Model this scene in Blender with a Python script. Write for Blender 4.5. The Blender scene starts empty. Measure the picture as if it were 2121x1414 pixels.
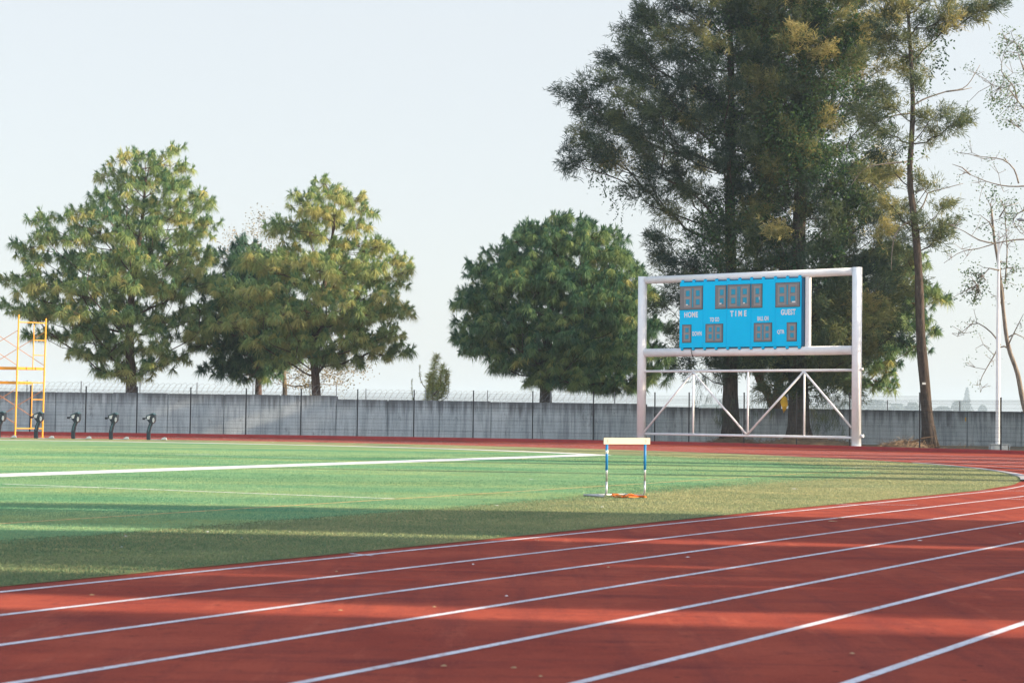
import bpy, math, random
import numpy as np
from mathutils import Matrix, Vector

# ------------------------------------------------------------------ camera, sky, sun
scene = bpy.context.scene
COL = scene.collection
F_PX, CAM_H, HOR, ROLL = 3640.0, 1.457, 155.0, 0.0131      # focal length in px of a 2121 px wide frame
PITCH = math.atan(HOR / F_PX)
cd = bpy.data.cameras.new("camera")
cam = bpy.data.objects.new("camera", cd)
COL.objects.link(cam)
U = Vector((1, 0, 0))
V = Vector((0, -math.sin(PITCH), math.cos(PITCH)))
Fw = Vector((0, math.cos(PITCH), math.sin(PITCH)))
cr, sr = math.cos(ROLL), math.sin(ROLL)
cx, cy, cz = cr * U + sr * V, -sr * U + cr * V, -Fw
cam.matrix_world = Matrix(((cx.x, cy.x, cz.x, 0), (cx.y, cy.y, cz.y, 0), (cx.z, cy.z, cz.z, CAM_H), (0, 0, 0, 1)))
cd.sensor_width = 36.0
cd.lens = F_PX * 36.0 / 2121.0
cd.clip_start, cd.clip_end = 0.1, 6000
cd.dof.use_dof = True
cd.dof.focus_distance = 75.0
cd.dof.aperture_fstop = 4.5
scene.camera = cam

SUN_EL, SUN_M = math.radians(21.0), -0.12                  # sun to the right, a little behind the camera
sun_h = Vector((1.0, SUN_M, 0)).normalized()
sun_dir = Vector((sun_h.x * math.cos(SUN_EL), sun_h.y * math.cos(SUN_EL), math.sin(SUN_EL)))
world = bpy.data.worlds.new("World")
scene.world = world
world.use_nodes = True
wn = world.node_tree
sky = wn.nodes.new("ShaderNodeTexSky")
sky.sky_type = 'NISHITA'
sky.sun_disc = False
sky.sun_elevation = SUN_EL
sky.sun_rotation = math.atan2(sun_h.x, sun_h.y)
sky.air_density = 1.0
sky.dust_density = 2.0
sky.ozone_density = 1.0
wn.nodes["Background"].inputs["Strength"].default_value = 0.15
veil = wn.nodes.new("ShaderNodeMix")                       # thin high haze that whitens the whole sky evenly
veil.data_type = 'RGBA'
tcw = wn.nodes.new("ShaderNodeTexCoord")
sepw = wn.nodes.new("ShaderNodeSeparateXYZ")
mrw = wn.nodes.new("ShaderNodeMapRange")                    # the veil is thickest near the horizon
wn.links.new(tcw.outputs["Generated"], sepw.inputs[0])
wn.links.new(sepw.outputs[2], mrw.inputs[0])
mrw.inputs[1].default_value, mrw.inputs[2].default_value = 0.22, 0.60
mrw.inputs[3].default_value, mrw.inputs[4].default_value = 0.84, 0.10
wn.links.new(mrw.outputs[0], veil.inputs[0])
veil.inputs[7].default_value = (2.56, 2.64, 2.66, 1)
glow = wn.nodes.new("ShaderNodeMapRange")                   # sky behind the viewer brightened, an added fill for surfaces facing the camera
glow.inputs[1].default_value, glow.inputs[2].default_value = 0.15, -0.55
glow.inputs[3].default_value, glow.inputs[4].default_value = 1.0, 2.7
vmul = wn.nodes.new("ShaderNodeVectorMath")
vmul.operation = 'SCALE'
vmul.inputs[0].default_value = (2.56, 2.64, 2.66)
wn.links.new(glow.outputs[0], vmul.inputs["Scale"])
wn.links.new(vmul.outputs[0], veil.inputs[7])
_glow_in = glow.inputs[0]
wn.links.new(sky.outputs[0], veil.inputs[6])
wn.links.new(sepw.outputs[1], _glow_in)
wn.links.new(veil.outputs[2], wn.nodes["Background"].inputs[0])
sl = bpy.data.lights.new("sun", 'SUN')
sl.energy = 5.0
sl.angle = math.radians(0.5)
sl.color = (1.0, 0.82, 0.60)
sun = bpy.data.objects.new("sun", sl)
COL.objects.link(sun)
sun.rotation_euler = sun_dir.to_track_quat('Z', 'Y').to_euler()
sun.location = (60, -5, 40)
scene.view_settings.view_transform = 'Standard'
scene.view_settings.look = 'None'
scene.view_settings.exposure = 1.12
scene.view_settings.gamma = 1.0

rng = np.random.default_rng(7)
random.seed(7)


# ------------------------------------------------------------------ measuring: pixel of the survey frame -> metres
def ray(x, y):
    dx, dy = x - 1060.5, y - 707.0
    u, v = cr * dx + sr * dy, -sr * dx + cr * dy
    return np.array([u, F_PX * math.cos(PITCH) + v * math.sin(PITCH), F_PX * math.sin(PITCH) - v * math.cos(PITCH)])


def at(x, y, Y):
    r = ray(x, y)
    k = Y / r[1]
    return np.array([r[0] * k, Y, CAM_H + r[2] * k])


def ground(x, y):
    r = ray(x, y)
    k = -CAM_H / r[2]
    return np.array([r[0] * k, r[1] * k])


# ------------------------------------------------------------------ mesh builder
class MB:
    def __init__(self):
        self.v, self.f, self.t, self.m, self.n = [], [], [], [], 0

    def add(self, verts, faces, tone=0.0, mat=0):
        verts = np.asarray(verts, float).reshape(-1, 3)
        faces = np.asarray(faces, np.int64)
        self.v.append(verts)
        self.f.append(faces + self.n)
        k = len(faces)
        self.t.append(np.broadcast_to(np.asarray(tone, float), (k,)))
        self.m.append(np.full(k, mat, np.int32))
        self.n += len(verts)

    def box(self, c, s, rz=0.0, mat=0, tone=0.0):
        x, y, z = s[0] / 2, s[1] / 2, s[2] / 2
        p = np.array([(-x, -y, -z), (x, -y, -z), (x, y, -z), (-x, y, -z), (-x, -y, z), (x, -y, z), (x, y, z), (-x, y, z)])
        if rz:
            c_, s_ = math.cos(rz), math.sin(rz)
            p = np.stack([p[:, 0] * c_ - p[:, 1] * s_, p[:, 0] * s_ + p[:, 1] * c_, p[:, 2]], 1)
        self.add(p + np.asarray(c, float), [(0, 3, 2, 1), (4, 5, 6, 7), (0, 1, 5, 4), (1, 2, 6, 5), (2, 3, 7, 6), (3, 0, 4, 7)], tone, mat)

    def tube(self, pts, radii, n=8, mat=0, tone=0.0, cap=True, wob=0.0):
        pts = np.asarray(pts, float)
        k = len(pts)
        radii = np.broadcast_to(np.asarray(radii, float), (k,))
        tan = np.gradient(pts, axis=0)
        tan /= np.linalg.norm(tan, axis=1)[:, None] + 1e-9
        ref = np.array([0, 0, 1.0]) if abs(tan[0][2]) < 0.9 else np.array([0, 1.0, 0])
        a = np.cross(tan[0], ref)
        a /= np.linalg.norm(a)
        ang = np.arange(n) * 2 * math.pi / n
        rings = []
        for i in range(k):
            a = a - tan[i] * (a @ tan[i])
            a /= np.linalg.norm(a) + 1e-9
            b = np.cross(tan[i], a)
            r = radii[i] * (1 + (wob * (rng.random(n) - .5) if wob else 0))
            r = np.broadcast_to(r, (n,))
            rings.append(pts[i] + (np.cos(ang) * r)[:, None] * a + (np.sin(ang) * r)[:, None] * b)
        vv = np.concatenate(rings)
        i = np.arange(k - 1)[:, None] * n
        j = np.arange(n)[None, :]
        j2 = (j + 1) % n
        fs = np.stack([i + j, i + j2, i + n + j2, i + n + j], -1).reshape(-1, 4)
        self.add(vv, fs, tone, mat)
        if cap:
            self.n -= len(vv)
            self.v[-1] = vv
            base = self.n
            self.n += len(vv)
            for idx in (np.arange(n)[::-1], np.arange(n) + (k - 1) * n):
                self.f.append((idx + base)[None, :])
                self.t.append(np.full(1, float(np.mean(tone))))
                self.m.append(np.full(1, mat, np.int32))

    def build(self, name, mats, parent=None, smooth=False):
        V_ = np.concatenate(self.v)
        if parent is not None and parent.get("_shift"):
            V_ = V_ - np.array(parent.location)
        me = bpy.data.meshes.new(name)
        starts, loops, tot = [], [], 0
        for f in self.f:
            k, s = f.shape
            loops.append(f.reshape(-1))
            starts.append(tot + np.arange(k) * s)
            tot += k * s
        L = np.concatenate(loops).astype(np.int32)
        S = np.concatenate(starts).astype(np.int32)
        me.vertices.add(len(V_))
        me.vertices.foreach_set("co", V_.astype(np.float32).reshape(-1))
        me.loops.add(len(L))
        me.loops.foreach_set("vertex_index", L)
        me.polygons.add(len(S))
        me.polygons.foreach_set("loop_start", S)
        mats = mats if isinstance(mats, (list, tuple)) else [mats]
        for m in mats:
            me.materials.append(m)
        me.polygons.foreach_set("material_index", np.concatenate(self.m))
        me.polygons.foreach_set("use_smooth", np.full(len(S), bool(smooth)))
        at_ = me.attributes.new("tone", 'FLOAT', 'FACE')
        at_.data.foreach_set("value", np.concatenate(self.t).astype(np.float32))
        me.update(calc_edges=True)
        me.validate()
        o = bpy.data.objects.new(name, me)
        COL.objects.link(o)
        if parent is not None:
            o.parent = parent
        return o


def tag(o, label=None, cat=None, group=None, kind=None):
    if label: o["label"] = label
    if cat: o["category"] = cat
    if group: o["group"] = group
    if kind: o["kind"] = kind
    return o


def thing(name, label, cat, loc=(0, 0, 0), rz=0.0, group=None):
    o = bpy.data.objects.new(name, None)
    o.empty_display_size = 0.3
    COL.objects.link(o)
    o.location = [float(c) for c in loc]
    o.rotation_euler = (0, 0, rz)
    if not rz:
        o["_shift"] = 1                                     # children are given in world metres
    return tag(o, label, cat, group)


# ------------------------------------------------------------------ materials
class NT:
    def __init__(self, name, rough=0.7, metal=0.0, spec=0.5):
        self.m = bpy.data.materials.new(name)
        self.m.use_nodes = True
        self.t = self.m.node_tree
        self.p = self.t.nodes["Principled BSDF"]
        self.p.inputs["Roughness"].default_value = rough
        self.p.inputs["Metallic"].default_value = metal
        self.p.inputs["Specular IOR Level"].default_value = spec

    def node(self, kind, **kw):
        n = self.t.nodes.new(kind)
        for k, v in kw.items():
            setattr(n, k, v)
        return n

    def link(self, a, b):
        self.t.links.new(a, b)

    def coord(self, scale=(1, 1, 1), rz=0.0, src="Object"):
        tc = self.node("ShaderNodeTexCoord")
        mp = self.node("ShaderNodeMapping")
        mp.inputs["Scale"].default_value = scale
        mp.inputs["Rotation"].default_value = (0, 0, rz)
        self.link(tc.outputs[src], mp.inputs[0])
        return mp.outputs[0]

    def noise(self, scale, detail=4, rough=0.6, vec=None):
        n = self.node("ShaderNodeTexNoise")
        n.inputs["Scale"].default_value = scale
        n.inputs["Detail"].default_value = detail
        n.inputs["Roughness"].default_value = rough
        self.link(vec if vec is not None else self.coord(), n.inputs["Vector"])
        return n.outputs["Fac"]

    def ramp(self, fac, stops):
        r = self.node("ShaderNodeValToRGB")
        e = r.color_ramp.elements
        while len(e) < len(stops):
            e.new(0.5)
        for i, (p, c) in enumerate(stops):
            e[i].position = p
            e[i].color = (*c, 1) if len(c) == 3 else c
        self.link(fac, r.inputs[0])
        return r.outputs[0]

    def mix(self, a, b, fac, mode='MIX'):
        n = self.node("ShaderNodeMix", data_type='RGBA', blend_type=mode)
        for s, v in ((6, a), (7, b)):
            if isinstance(v, tuple):
                n.inputs[s].default_value = (*v, 1)
            else:
                self.link(v, n.inputs[s])
        if isinstance(fac, (int, float)):
            n.inputs[0].default_value = fac
        else:
            self.link(fac, n.inputs[0])
        return n.outputs[2]

    def color(self, c):
        if isinstance(c, tuple):
            self.p.inputs["Base Color"].default_value = (*c, 1)
        else:
            self.link(c, self.p.inputs["Base Color"])

    def bump(self, h, strength=0.3, dist=0.01):
        b = self.node("ShaderNodeBump")
        b.inputs["Strength"].default_value = strength
        b.inputs["Distance"].default_value = dist
        self.link(h, b.inputs["Height"])
        self.link(b.outputs[0], self.p.inputs["Normal"])


G_, W_ = (0, 0, 0), (1, 1, 1)


def paint(name, c, rough=0.5, metal=0.0, dirt=0.25, dirt_c=(0.10, 0.08, 0.07), scale=3.0, spec=0.3):
    n = NT(name, rough, metal, spec)
    f = n.ramp(n.noise(scale, 6, 0.7), [(0.45, G_), (0.75, W_)])
    f2 = n.node("ShaderNodeMath", operation='MULTIPLY')
    n.link(f, f2.inputs[0])
    f2.inputs[1].default_value = dirt
    n.color(n.mix(c, dirt_c, f2.outputs[0]))
    return n.m


def leaf_mat(name, stops, trans=0.3, rough=0.55):
    n = NT(name, rough, spec=0.3)
    a = n.node("ShaderNodeAttribute", attribute_name="tone")
    c = n.ramp(a.outputs["Fac"], stops)
    n.color(c)
    tr = n.node("ShaderNodeBsdfTranslucent")
    n.link(c, tr.inputs[0])
    mx = n.node("ShaderNodeMixShader")
    mx.inputs[0].default_value = trans
    n.link(n.p.outputs[0], mx.inputs[1])
    n.link(tr.outputs[0], mx.inputs[2])
    n.link(mx.outputs[0], n.t.nodes["Material Output"].inputs[0])
    return n.m


# ground materials
def m_track():
    n = NT("track_rubber", 0.92, spec=0.05)
    PHI = 0.55
    along = n.coord((2.4, 0.20, 1), PHI - math.pi / 2 + 1.5708)
    blot = n.noise(0.5, 6, 0.65)
    c = n.mix((0.255, 0.048, 0.032), (0.375, 0.079, 0.047), n.ramp(blot, [(0.36, G_), (0.64, W_)]))
    c = n.mix(c, (0.20, 0.046, 0.038), n.ramp(n.noise(1.0, 5, 0.65, along), [(0.50, G_), (0.72, (0.85, .85, .85))]))
    c = n.mix(c, (0.46, 0.12, 0.07), n.ramp(n.noise(1.0, 5, 0.7, n.coord((3.3, 0.45, 1), 0.7)), [(0.58, G_), (0.74, (0.6, .6, .6))]))
    c = n.mix(c, (0.13, 0.032, 0.028), n.ramp(n.noise(5.5, 6, 0.8), [(0.52, G_), (0.72, (0.75, .75, .75))]))
    c = n.mix(c, (0.15, 0.034, 0.032), n.ramp(n.noise(1.0, 4, 0.6, n.coord((0.45, 1.5, 1))), [(0.56, G_), (0.70, (0.7, .7, .7))]))
    c = n.mix(c, (0.20, 0.044, 0.036), n.ramp(n.noise(1.0, 5, 0.7, n.coord((0.30, 5.0, 1))), [(0.52, G_), (0.66, (0.6, .6, .6))]))
    vo = n.node("ShaderNodeTexVoronoi")
    vo.inputs["Scale"].default_value = 2.6
    n.link(n.coord(), vo.inputs["Vector"])
    c = n.mix(c, (0.06, 0.02, 0.02), n.ramp(vo.outputs["Distance"], [(0.03, (0.8, .8, .8)), (0.075, G_)]))
    c = n.mix(c, (0.52, 0.15, 0.09), n.ramp(n.noise(48, 3, 0.8), [(0.55, G_), (0.72, (0.6, .6, .6))]))
    n.color(c)
    n.bump(n.noise(38, 4, 0.8), 0.7, 0.006)
    return n.m


def m_line():
    n = NT("line_paint", 0.7, spec=0.3)
    wear = n.noise(14, 6, 0.75)
    big = n.noise(1.3, 4, 0.6)
    c = n.mix((0.70, 0.69, 0.73), (0.52, 0.49, 0.52), n.ramp(big, [(0.4, G_), (0.7, W_)]))
    c = n.mix(c, (0.33, 0.09, 0.07), n.ramp(wear, [(0.53, G_), (0.66, (0.85, .85, .85))]))
    n.color(c)
    return n.m


def m_turf():
    n = NT("green_turf", 0.95, spec=0.04)
    a = n.node("ShaderNodeAttribute", attribute_name="inside")
    band = n.noise(1.0, 4, 0.6, n.coord((0.05, 0.34, 1), 0.0))  # pale and deep green bands: turf colour plus shadow streaks painted in
    c = n.mix((0.10, 0.29, 0.155), (0.31, 0.41, 0.185), n.ramp(band, [(0.40, G_), (0.60, W_)]))
    c = n.mix(c, (0.33, 0.38, 0.135), n.ramp(n.noise(0.16, 5, 0.6, n.coord((.5, 1.8, 1))), [(0.50, G_), (0.66, (0.85, .85, .85))]))
    c = n.mix(c, (0.055, 0.21, 0.125), n.ramp(n.noise(2.0, 6, 0.75), [(0.46, G_), (0.72, (0.75, .75, .75))]))
    c = n.mix(c, (0.36, 0.48, 0.27), n.ramp(n.noise(16, 5, 0.85), [(0.50, G_), (0.72, (0.8, .8, .8))]))
    c = n.mix(c, (0.03, 0.10, 0.06), n.ramp(n.noise(23, 5, 0.85), [(0.54, G_), (0.74, (0.8, .8, .8))]))
    n.color(c)
    n.bump(n.noise(26, 5, 0.85), 1.0, 0.04)
    ad = n.node("ShaderNodeMath", operation='ADD')
    mul = n.node("ShaderNodeMath", operation='MULTIPLY_ADD')
    n.link(n.noise(2.6, 6, 0.8), mul.inputs[0])
    mul.inputs[1].default_value, mul.inputs[2].default_value = 3.0, -1.5
    n.link(mul.outputs[0], ad.inputs[0])
    n.link(a.outputs["Fac"], ad.inputs[1])
    f = n.ramp(ad.outputs[0], [(0.0, G_), (0.6, W_)])
    tr = n.node("ShaderNodeBsdfTransparent")
    mx = n.node("ShaderNodeMixShader")
    n.link(f, mx.inputs[0])
    n.link(tr.outputs[0], mx.inputs[1])
    n.link(n.p.outputs[0], mx.inputs[2])
    n.link(mx.outputs[0], n.t.nodes["Material Output"].inputs[0])
    return n.m


def m_grass():
    n = NT("worn_grass", 0.95, spec=0.03)
    fine = n.noise(38, 4, 0.8)
    mid = n.noise(1.1, 6, 0.65)
    c = n.mix((0.20, 0.24, 0.120), (0.40, 0.365, 0.175), n.ramp(mid, [(0.36, G_), (0.66, W_)]))
    c = n.mix(c, (0.13, 0.22, 0.13), n.ramp(n.noise(0.22, 4, 0.6), [(0.46, G_), (0.66, (0.8, .8, .8))]))
    c = n.mix(c, (0.44, 0.41, 0.23), n.ramp(fine, [(0.5, G_), (0.74, (0.8, .8, .8))]))
    c = n.mix(c, (0.07, 0.085, 0.045), n.ramp(n.noise(21, 4, 0.8), [(0.55, G_), (0.75, (0.7, .7, .7))]))
    n.color(c)
    n.bump(n.noise(30, 5, 0.85), 1.0, 0.05)
    return n.m


def m_dirt():
    n = NT("dirt", 0.95, spec=0.1)
    c = n.mix((0.20, 0.135, 0.085), (0.30, 0.225, 0.14), n.noise(1.5, 6, 0.7))
    c = n.mix(c, (0.10, 0.12, 0.05), n.ramp(n.noise(0.35, 5, 0.6), [(0.5, G_), (0.7, W_)]))
    n.color(c)
    n.bump(n.noise(12, 5, 0.7), 0.8, 0.05)
    return n.m


def m_concrete():
    n = NT("stained_concrete", 0.9, spec=0.2)
    tc = n.node("ShaderNodeTexCoord")
    sep = n.node("ShaderNodeSeparateXYZ")
    n.link(tc.outputs["Object"], sep.inputs[0])
    base = n.mix((0.44, 0.49, 0.515), (0.56, 0.60, 0.615), n.ramp(n.noise(0.45, 6, 0.65), [(0.38, G_), (0.62, W_)]))
    base = n.mix(base, (0.20, 0.225, 0.25), n.ramp(n.noise(1.0, 6, 0.75, n.coord((6, 6, 0.30))), [(0.47, G_), (0.70, (0.85, .85, .85))]))
    base = n.mix(base, (0.235, 0.255, 0.275), n.ramp(n.noise(1.0, 5, 0.7, n.coord((1.6, 1.6, 0.16))), [(0.50, G_), (0.68, (0.7, .7, .7))]))
    base = n.mix(base, (0.56, 0.60, 0.62), n.ramp(n.noise(1.0, 5, 0.7, n.coord((12, 12, 0.25))), [(0.57, G_), (0.70, (0.6, .6, .6))]))
    # rain streaks running down from the top: their length varies along the wall
    st = n.noise(1.0, 5, 0.7, n.coord((2.6, 2.6, 0.10)))
    mr = n.node("ShaderNodeMapRange")
    n.link(sep.outputs[2], mr.inputs[0])
    mr.inputs[1].default_value, mr.inputs[2].default_value = -1.7, 0.0
    mr.inputs[3].default_value, mr.inputs[4].default_value = -0.34, 0.26
    ad = n.node("ShaderNodeMath", operation='ADD')
    n.link(st, ad.inputs[0])
    n.link(mr.outputs[0], ad.inputs[1])
    base = n.mix(base, (0.085, 0.085, 0.09), n.ramp(ad.outputs[0], [(0.48, G_), (0.74, (0.82, .82, .82))]))
    blot = n.noise(1.0, 6, 0.8, n.coord((1.1, 1.1, 0.5)))
    base = n.mix(base, (0.09, 0.08, 0.075), n.ramp(blot, [(0.60, G_), (0.68, (0.7, .7, .7))]))
    n.color(base)
    return n.m


def m_bark(name, a, b, sc=1.0):
    n = NT(name, 0.95, spec=0.1)
    v = n.noise(1.0, 6, 0.75, n.coord((9 * sc, 9 * sc, 1.6 * sc)))
    c = n.mix(a, b, n.ramp(v, [(0.38, G_), (0.64, W_)]))
    c = n.mix(c, (0.20, 0.20, 0.17), n.ramp(n.noise(2.2, 5, 0.7), [(0.60, G_), (0.75, (0.5, .5, .5))]))
    n.color(c)
    n.bump(v, 1.0, 0.06)
    return n.m


M = {}
M["track"], M["line"], M["turf"], M["grass"], M["dirt"], M["concrete"] = m_track(), m_line(), m_turf(), m_grass(), m_dirt(), m_concrete()
M["bark_dark"] = m_bark("casuarina_bark", (0.035, 0.028, 0.024), (0.11, 0.085, 0.07))
M["bark_pine"] = m_bark("pine_bark", (0.055, 0.038, 0.032), (0.16, 0.10, 0.08))
M["bark_red"] = m_bark("red_pine_bark", (0.08, 0.045, 0.03), (0.26, 0.14, 0.09))
M["bark_pale"] = m_bark("pale_bark", (0.15, 0.125, 0.105), (0.34, 0.29, 0.24))
M["field_white"] = paint("field_white", (0.72, 0.72, 0.72), 0.85, dirt=0.5, dirt_c=(0.25, 0.36, 0.22), scale=5)
M["field_faint"] = paint("field_faint_white", (0.62, 0.66, 0.58), 0.85, dirt=0.8, dirt_c=(0.14, 0.26, 0.12), scale=4)
M["field_orange"] = paint("field_orange", (0.60, 0.40, 0.17), 0.85, dirt=0.9, dirt_c=(0.14, 0.25, 0.10), scale=5)
M["kerb_red"] = paint("kerb_red", (0.36, 0.048, 0.045), 0.75, dirt=0.6, dirt_c=(0.16, 0.035, 0.035), scale=2.0)
M["kerb_white"] = paint("kerb_white", (0.42, 0.40, 0.40), 0.8, dirt=0.8, dirt_c=(0.25, 0.23, 0.2), scale=6)
M["white_steel"] = paint("white_steel", (0.86, 0.87, 0.88), 0.5, dirt=0.18, dirt_c=(0.40, 0.36, 0.36), scale=2.4)
M["score_blue"] = paint("score_blue", (0.0, 0.58, 0.98), 0.8, dirt=0.06, dirt_c=(0.0, 0.40, 0.7), scale=1.5, spec=0.05)
M["score_blue_dark"] = paint("score_blue_dark", (0.006, 0.11, 0.22), 0.5, dirt=0.2)
M["score_grey"] = paint("score_grey", (0.20, 0.195, 0.20), 0.5, dirt=0.3, dirt_c=(0.07, 0.1, 0.12))
M["score_grey2"] = paint("score_grey_cell", (0.29, 0.28, 0.28), 0.5, dirt=0.3, dirt_c=(0.12, 0.12, 0.12))
M["score_hole"] = paint("score_hole", (0.01, 0.33, 0.52), 0.6, dirt=0.4, dirt_c=(0.06, 0.16, 0.22), scale=6)
M["score_black"] = paint("score_black", (0.012, 0.016, 0.022), 0.5, dirt=0.2)
M["letter_white"] = paint("letter_white", (0.82, 0.82, 0.82), 0.5, dirt=0.15, dirt_c=(0.5, 0.55, 0.6))
M["fence_dark"] = paint("fence_dark", (0.022, 0.024, 0.030), 0.55, dirt=0.3, dirt_c=(0.07, 0.06, 0.06))
M["fence_wire"] = paint("fence_wire", (0.045, 0.055, 0.060), 0.55, dirt=0.2)
M["galv"] = paint("galvanised", (0.30, 0.31, 0.32), 0.5, 0.4, dirt=0.4, dirt_c=(0.14, 0.12, 0.11))
M["yellow"] = paint("scaffold_yellow", (0.78, 0.36, 0.035), 0.5, dirt=0.35, dirt_c=(0.5, 0.28, 0.10), scale=4)
M["rust_brace"] = paint("brace_orange", (0.58, 0.24, 0.09), 0.6, dirt=0.5, dirt_c=(0.33, 0.2, 0.13), scale=5)
M["deck"] = paint("deck_orange", (0.72, 0.28, 0.025), 0.55, dirt=0.4, dirt_c=(0.45, 0.2, 0.05), scale=2)
M["navy"] = paint("sled_navy", (0.014, 0.022, 0.034), 0.5, dirt=0.3, dirt_c=(0.05, 0.06, 0.06))
M["teal_steel"] = paint("sled_teal", (0.045, 0.10, 0.125), 0.5, dirt=0.5, dirt_c=(0.03, 0.05, 0.06), scale=5)
M["pale_grey"] = paint("pale_grey", (0.42, 0.47, 0.50), 0.6, dirt=0.4)
M["hurdle_bar"] = paint("hurdle_bar", (0.55, 0.47, 0.37), 0.7, dirt=0.35, dirt_c=(0.55, 0.42, 0.3), scale=7)
M["hurdle_blue"] = paint("hurdle_blue", (0.015, 0.22, 0.52), 0.45, dirt=0.2)
M["hurdle_steel"] = paint("hurdle_steel", (0.50, 0.51, 0.52), 0.35, 0.6, dirt=0.3)
M["orange_cloth"] = paint("orange_cloth", (0.78, 0.20, 0.035), 0.8, dirt=0.4, dirt_c=(0.5, 0.10, 0.02), scale=14)
M["yellow_cloth"] = paint("yellow_cloth", (0.78, 0.44, 0.01), 0.7, dirt=0.3, dirt_c=(0.45, 0.25, 0.02), scale=4)
M["dry"] = leaf_mat("dry_twigs", [(0, (0.13, 0.085, 0.055)), (0.5, (0.24, 0.165, 0.10)), (1, (0.38, 0.27, 0.16))], 0.1, 0.9)
M["leaf_scrap"] = leaf_mat("leaf_scrap", [(0, (0.36, 0.21, 0.09)), (0.6, (0.5, 0.38, 0.22)), (1, (0.62, 0.58, 0.54))], 0.1, 0.9)
M["paper"] = paint("paper_white", (0.72, 0.72, 0.70), 0.8, dirt=0.3, dirt_c=(0.45, 0.42, 0.38), scale=14)
M["pine"] = leaf_mat("pine_needles", [(0, (0.030, 0.095, 0.062)), (0.35, (0.075, 0.175, 0.088)), (0.65, (0.19, 0.29, 0.11)), (0.88, (0.36, 0.43, 0.155)), (1, (0.50, 0.46, 0.17))], 0.4)
M["casu"] = leaf_mat("casuarina_needles", [(0, (0.018, 0.042, 0.034)), (0.35, (0.050, 0.084, 0.048)), (0.62, (0.125, 0.160, 0.066)), (0.85, (0.27, 0.26, 0.092)), (1, (0.42, 0.36, 0.135))], 0.42)
M["vine"] = leaf_mat("vine_leaves", [(0, (0.018, 0.050, 0.028)), (0.5, (0.040, 0.095, 0.036)), (1, (0.11, 0.19, 0.055))], 0.35, 0.8)
M["ochre"] = leaf_mat("ochre_leaves", [(0, (0.09, 0.095, 0.045)), (0.5, (0.22, 0.18, 0.075)), (1, (0.36, 0.27, 0.12))])
M["sparse"] = leaf_mat("sparse_leaves", [(0, (0.055, 0.12, 0.065)), (0.6, (0.16, 0.25, 0.12)), (1, (0.30, 0.31, 0.13))])
M["far_leaf"] = leaf_mat("far_leaves", [(0, (0.025, 0.05, 0.035)), (1, (0.06, 0.09, 0.05))], 0.1)

# ------------------------------------------------------------------ ground, track, field
PHI = 0.55
D2 = np.array([math.sin(PHI), math.cos(PHI)])             # along the near straight
N2 = np.array([math.cos(PHI), -math.sin(PHI)])            # to its outside
S0, OFF, R0 = 35.9, -10.85, 36.8
CEN = S0 * D2 + (OFF - R0) * N2


def loop_path(off, arc_n=96, a0=-70.0):
    """a line parallel to the inner lane line: straight, half circle, straight back"""
    r = R0 + off
    p = [CEN + r * N2 + D2 * a for a in np.linspace(a0 - S0, 0, 12)[:-1]]
    p += [CEN + r * (math.cos(t) * N2 + math.sin(t) * D2) for t in np.linspace(0, math.pi, arc_n)]
    p += [CEN - r * N2 - D2 * a for a in np.linspace(0, 75, 8)[1:]]
    return np.array(p)


def strip(mb, pa, pb, z, mat=0):
    k = len(pa)
    v = np.concatenate([np.c_[pa, np.full(k, z)], np.c_[pb, np.full(k, z)]])
    i = np.arange(k - 1)
    mb.add(v, np.stack([i, i + k, i + k + 1, i + 1], 1), mat=mat)


def struct(name, mb, mat):
    o = mb.build(name, mat)
    return tag(o, kind="structure")


mb = MB()
gr = 3200.0
mb.add([(-gr, -gr, -.03), (gr, -gr, -.03), (gr, gr, -.03), (-gr, gr, -.03)], [(0, 1, 2, 3)])
struct("ground", mb, M["dirt"])

# outer kerb line, from the survey
kx = np.array([-220, 0, 265, 530, 800, 1030, 1300, 1530, 1590, 1805, 1953, 2121])
kd = np.array([104.0, 104.4, 104.9, 104.8, 103.7, 102.2, 99.4, 95.6, 94.1, 89.0, 85.6, 82.0])
kerb_pts = np.array([at(x, 900, d)[:2] for x, d in zip(kx, kd)])
kerb_tail = np.array([(27.6, 75.5), (30.6, 67.0), (31.4, 58.0), (29.6, 49.5), (26.3, 42.5), (20.9, 33.7), (10.5, 16.6), (0, -.6), (-25, -41)])
kerb_head = np.array([(-66, 91.0), (-50, 100.2), (-42, 103.0)])
kerb_line = np.concatenate([kerb_head, kerb_pts, kerb_tail])


def resample(p, step):
    """Catmull-Rom through p, then equal steps"""
    q = []
    P_ = np.concatenate([[2 * p[0] - p[1]], p, [2 * p[-1] - p[-2]]])
    for i in range(1, len(P_) - 2):
        for t in np.linspace(0, 1, 12, endpoint=False):
            a, b, c, d = P_[i - 1:i + 3]
            q.append(0.5 * (2 * b + (c - a) * t + (2 * a - 5 * b + 4 * c - d) * t * t + (3 * b - a - 3 * c + d) * t ** 3))
    q.append(p[-1])
    q = np.array(q)
    L = np.r_[0, np.cumsum(np.linalg.norm(np.diff(q, axis=0), axis=1))]
    s = np.linspace(0, L[-1], max(2, int(L[-1] / step)))
    return np.stack([np.interp(s, L, q[:, i]) for i in range(q.shape[1])], 1)


kerb_line = resample(kerb_line, 1.5)

mb = MB()                                                  # red running track: everything inside the kerb
k = len(kerb_line)
c0 = np.array([[CEN[0], CEN[1]]])
v = np.concatenate([np.c_[kerb_line, np.zeros(k)], [[CEN[0], CEN[1], 0]], ])
mb.add(v, [(i, k, i + 1) for i in range(k - 1)])
struct("running_track", mb, M["track"])

mb = MB()
for i in range(9):
    o_ = 1.22 * i
    strip(mb, loop_path(o_ - 0.036, 160), loop_path(o_ + 0.036, 160), 0.004)
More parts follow.
